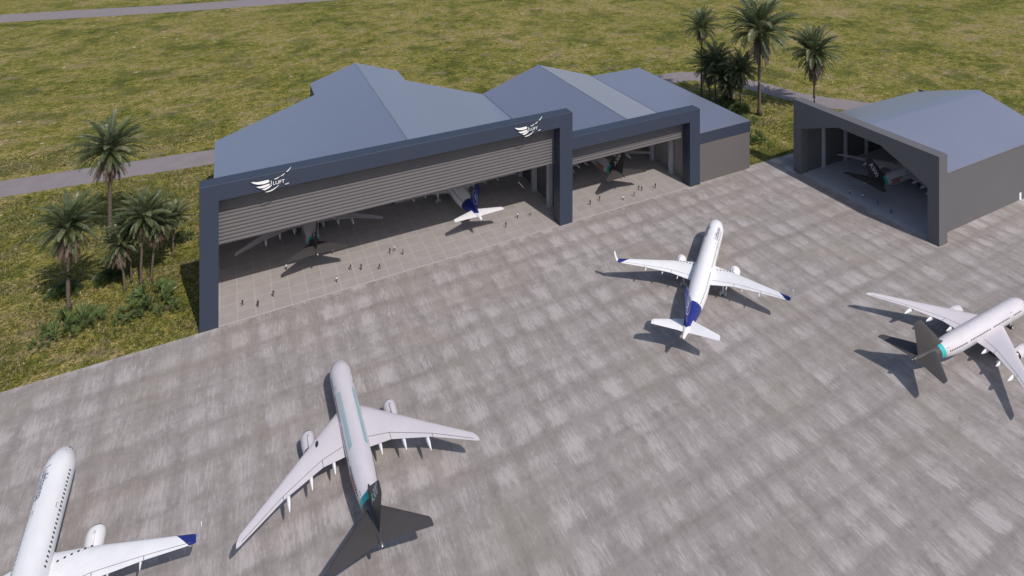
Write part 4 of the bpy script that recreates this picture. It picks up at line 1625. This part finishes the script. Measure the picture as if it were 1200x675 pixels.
def person_mesh(pose, seed):
    """one continuous body grown over a skeleton, standing on z = 0 and facing +x; pose: stand, walk, wave"""
    V, E_, RAD = [], [], []

    def v(p, r, par=None):
        V.append(Vector(p))
        RAD.append(r)
        if par is not None:
            E_.append((par, len(V) - 1))
        return len(V) - 1
    st = {'stand': .06, 'walk': .30, 'wave': .10}[pose]
    pel = v((0, 0, .95), (.15, .12))
    wst = v((0, 0, 1.10), (.135, .10), pel)
    chs = v((.01, 0, 1.32), (.165, .115), wst)
    nkb = v((.0, 0, 1.47), (.08, .07), chs)
    nk = v((.015, 0, 1.53), (.052, .052), nkb)
    hd = v((.03, 0, 1.61), (.082, .075), nk)
    tp = v((.02, 0, 1.715), (.075, .068), hd)
    v((.125, 0, 1.605), (.016, .018), hd)                                    # nose
    for s in (-1, 1):
        v((.015, s * .088, 1.615), (.016, .02), hd)                          # ears
    for s in (-1, 1):
        f = s * st
        hip = v((0, s * .095, .90), (.092, .092), pel)
        kn = v((f * .55 + .02, s * .10, .50), (.062, .062), hip)
        an = v((f - .02, s * .10, .09), (.040, .040), kn)
        v((f + .16, s * .115, .035), (.032, .045), an)
        sh = v((0, s * .195, 1.42), (.062, .062), chs)
        if pose == 'wave' and s > 0:
            el_ = v((.10, .30, 1.20), (.043, .043), sh)
            wr = v((.30, .22, 1.30), (.032, .032), el_)
            hdir = Vector((.8, -.3, .5)).normalized()
        else:
            el_ = v((-f * .45 - .02, s * .245, 1.14), (.044, .044), sh)
            wr = v((-f * .9 + .04, s * .25, .91), (.032, .032), el_)
            hdir = Vector((.15 - f * .4, 0, -1)).normalized()
        pw = V[wr]
        pm = v(pw + hdir * .07, (.038, .02), wr)
        sv = Vector((1, 0, 0)) if abs(hdir.z) > .6 else Vector((0, 0, 1))
        for q, ln in ((-1.5, .075), (-.5, .09), (.5, .095), (1.5, .085)):
            k1 = v(pw + hdir * (.07 + ln * .5) + sv * q * .018, (.009, .009), pm)
            v(pw + hdir * (.07 + ln * .9) + sv * q * .020 + Vector((.008, -s * .012, 0)), (.008, .008), k1)
        th = v(pw + hdir * .06 + sv * .045, (.010, .010), pm)
        v(pw + hdir * .095 + sv * .055, (.009, .009), th)
    me = bpy.data.meshes.new('person')
    me.from_pydata(V, E_, [])
    o = bpy.data.objects.new('person_source', me)
    COL.objects.link(o)
    md = o.modifiers.new('Skin', 'SKIN')
    sl = me.skin_vertices[0].data if me.skin_vertices else None
    if sl is None:
        bpy.context.view_layer.objects.active = o
        me.skin_vertices.new() if hasattr(me.skin_vertices, 'new') else None
        sl = me.skin_vertices[0].data
    for i, rr in enumerate(RAD):
        sl[i].radius = rr
    sl[0].use_root = True
    sb = o.modifiers.new('Sub', 'SUBSURF')
    sb.levels = 1
    sb.render_levels = 1
    dg = bpy.context.evaluated_depsgraph_get()
    out = bpy.data.meshes.new_from_object(o.evaluated_get(dg))
    bpy.data.objects.remove(o)
    out.name = 'person'
    zmin = min(w.co.z for w in out.vertices)
    for w in out.vertices:
        w.co.z -= zmin
    out.materials.clear()
    for m_ in range(5):
        out.materials.append(None)
    for p in out.polygons:
        c = p.center
        p.use_smooth = True
        r_arm = math.hypot(c.y, 0)
        if c.z > 1.50:
            p.material_index = 1 if (c.z > 1.66 or c.x < -.01) else 0          # hair / skin
        elif abs(c.y) > .19 and c.z < 1.0 or (pose == 'wave' and c.y > .1 and c.x > .24):
            p.material_index = 0                                              # hands
        elif c.z < .08:
            p.material_index = 4                                              # shoes
        elif c.z < .98:
            p.material_index = 3                                              # trousers
        else:
            p.material_index = 2                                              # top
    return out


def cloth(name, c):
    return surf(name, c, .85, var=.1, scale=3, spec=.2)


CL = dict(black=cloth('black_cloth', (.02, .02, .022)), charcoal=cloth('charcoal_cloth', (.045, .045, .05)), brown=cloth('brown_cloth', (.07, .045, .035)),
          white=cloth('white_cloth', (.78, .78, .76)), green=cloth('dull_green_cloth', (.06, .10, .065)), navy=cloth('navy_cloth', (.025, .032, .07)),
          grey=cloth('grey_cloth', (.26, .26, .27)), pale=cloth('pale_blue_cloth', (.5, .56, .62)))
SKIN = [surf('skin_light', (.48, .30, .22), .6, var=.06), surf('skin_brown', (.22, .125, .08), .6, var=.06)]
HAIR = surf('dark_hair', (.02, .016, .014), .6, var=.1)
BODIES = {k: person_mesh(k, 1) for k in ('stand', 'walk', 'wave')}

PEOPLE = [
    (11.4, 7.3, 'walk', 20, 'black', 'black', 'person in black nearest the left navy pillar'),
    (15.6, 4.4, 'stand', 110, 'charcoal', 'black', 'person in dark clothes nearest the floor edge, second from the left pillar'),
    (20.1, 7.5, 'stand', 250, 'charcoal', 'charcoal', 'person in charcoal, innermost of the three by the left pillar'),
    (38.9, 5.3, 'stand', 30, 'white', 'black', 'person in a white top alone at the middle of the wide doorway'),
    (44.0, 9.9, 'walk', 300, 'black', 'black', 'person in black just right of the striped airliner shadow tip'),
    (47.2, 8.2, 'wave', 60, 'brown', 'black', 'person in a brown jacket with one arm raised, middle of the doorway'),
    (52.8, 5.7, 'walk', 170, 'black', 'charcoal', 'person in black on the floor edge side, right of the brown jacket'),
    (57.9, 13.0, 'stand', 200, 'charcoal', 'black', 'person in charcoal, left one of the trio in mid doorway'),
    (59.7, 13.7, 'walk', 350, 'white', 'charcoal', 'person in a white top, middle of the trio in mid doorway'),
    (61.8, 10.2, 'stand', 150, 'green', 'black', 'person in a dull green top, right one of the trio'),
    (100.4, 8.9, 'walk', 40, 'black', 'black', 'person in black below the white tailplane in the wide doorway'),
    (107.0, 13.0, 'stand', 210, 'white', 'black', 'person in a white top between tailplane and right navy pillar'),
    (112.2, 12.2, 'walk', 320, 'grey', 'charcoal', 'person in grey beside the shadow of the thick navy pillar'),
    (136.7, 7.7, 'stand', 100, 'black', 'black', 'person in black, leftmost in the medium doorway'),
    (141.8, 8.8, 'walk', 240, 'brown', 'black', 'person in brown below the star shaped tail shadow'),
    (150.6, 4.4, 'stand', 60, 'white', 'black', 'person in a white top near the edge of the medium doorway floor'),
    (156.2, 4.9, 'walk', 130, 'black', 'charcoal', 'person in black on the floor edge, right of the white top in the medium doorway'),
    (160.9, 8.4, 'stand', 180, 'charcoal', 'black', 'left one of the pair standing together in the medium doorway'),
    (161.7, 7.3, 'stand', 20, 'black', 'black', 'right one of the pair standing together in the medium doorway'),
    (168.2, 6.6, 'stand', 280, 'black', 'black', 'person in black nearest the right pillar of the medium doorway'),
    (236.5, -36.7, 'stand', 45, 'pale', 'navy', 'person in a pale top deepest left in the grey hangar'),
    (238.3, -41.7, 'walk', 200, 'white', 'navy', 'person in a white top below the tail inside the grey hangar'),
    (239.4, -47.7, 'stand', 300, 'black', 'black', 'person in black right of the white top in the grey hangar'),
    (237.7, -54.8, 'walk', 120, 'navy', 'black', 'person in navy, rightmost in the grey hangar'),
    (24.9, 20.4, 'stand', 90, 'pale', 'black', 'person in a pale top at the shade line under the left tailplane'),
    (40.0, 22.4, 'stand', 10, 'white', 'charcoal', 'person in a white top just inside the shade of the wide hangar'),
    (159.8, 20.5, 'walk', 260, 'white', 'charcoal', 'person in a white top at the shade line of the medium hangar'),
    (248.0, -27.0, 'walk', 80, 'white', 'charcoal', 'person in a white top alone at the left inside the grey hangar'),
]
for i, (a, b, pose, rot, top, leg, lab) in enumerate(PEOPLE):
    o = link_mesh('person', BODIES[pose])
    for k, m_ in enumerate((SKIN[i % 2], HAIR, CL[top], CL[leg], CL['black'])):
        o.material_slots[k].link = 'OBJECT'
        o.material_slots[k].material = m_
    place(o, a, b, 0.006, R(rot))
    o.scale = (1.32,) * 3 if i % 3 else (1.25,) * 3
    tag(o, lab, 'person', 'people standing in the hangar doorways')
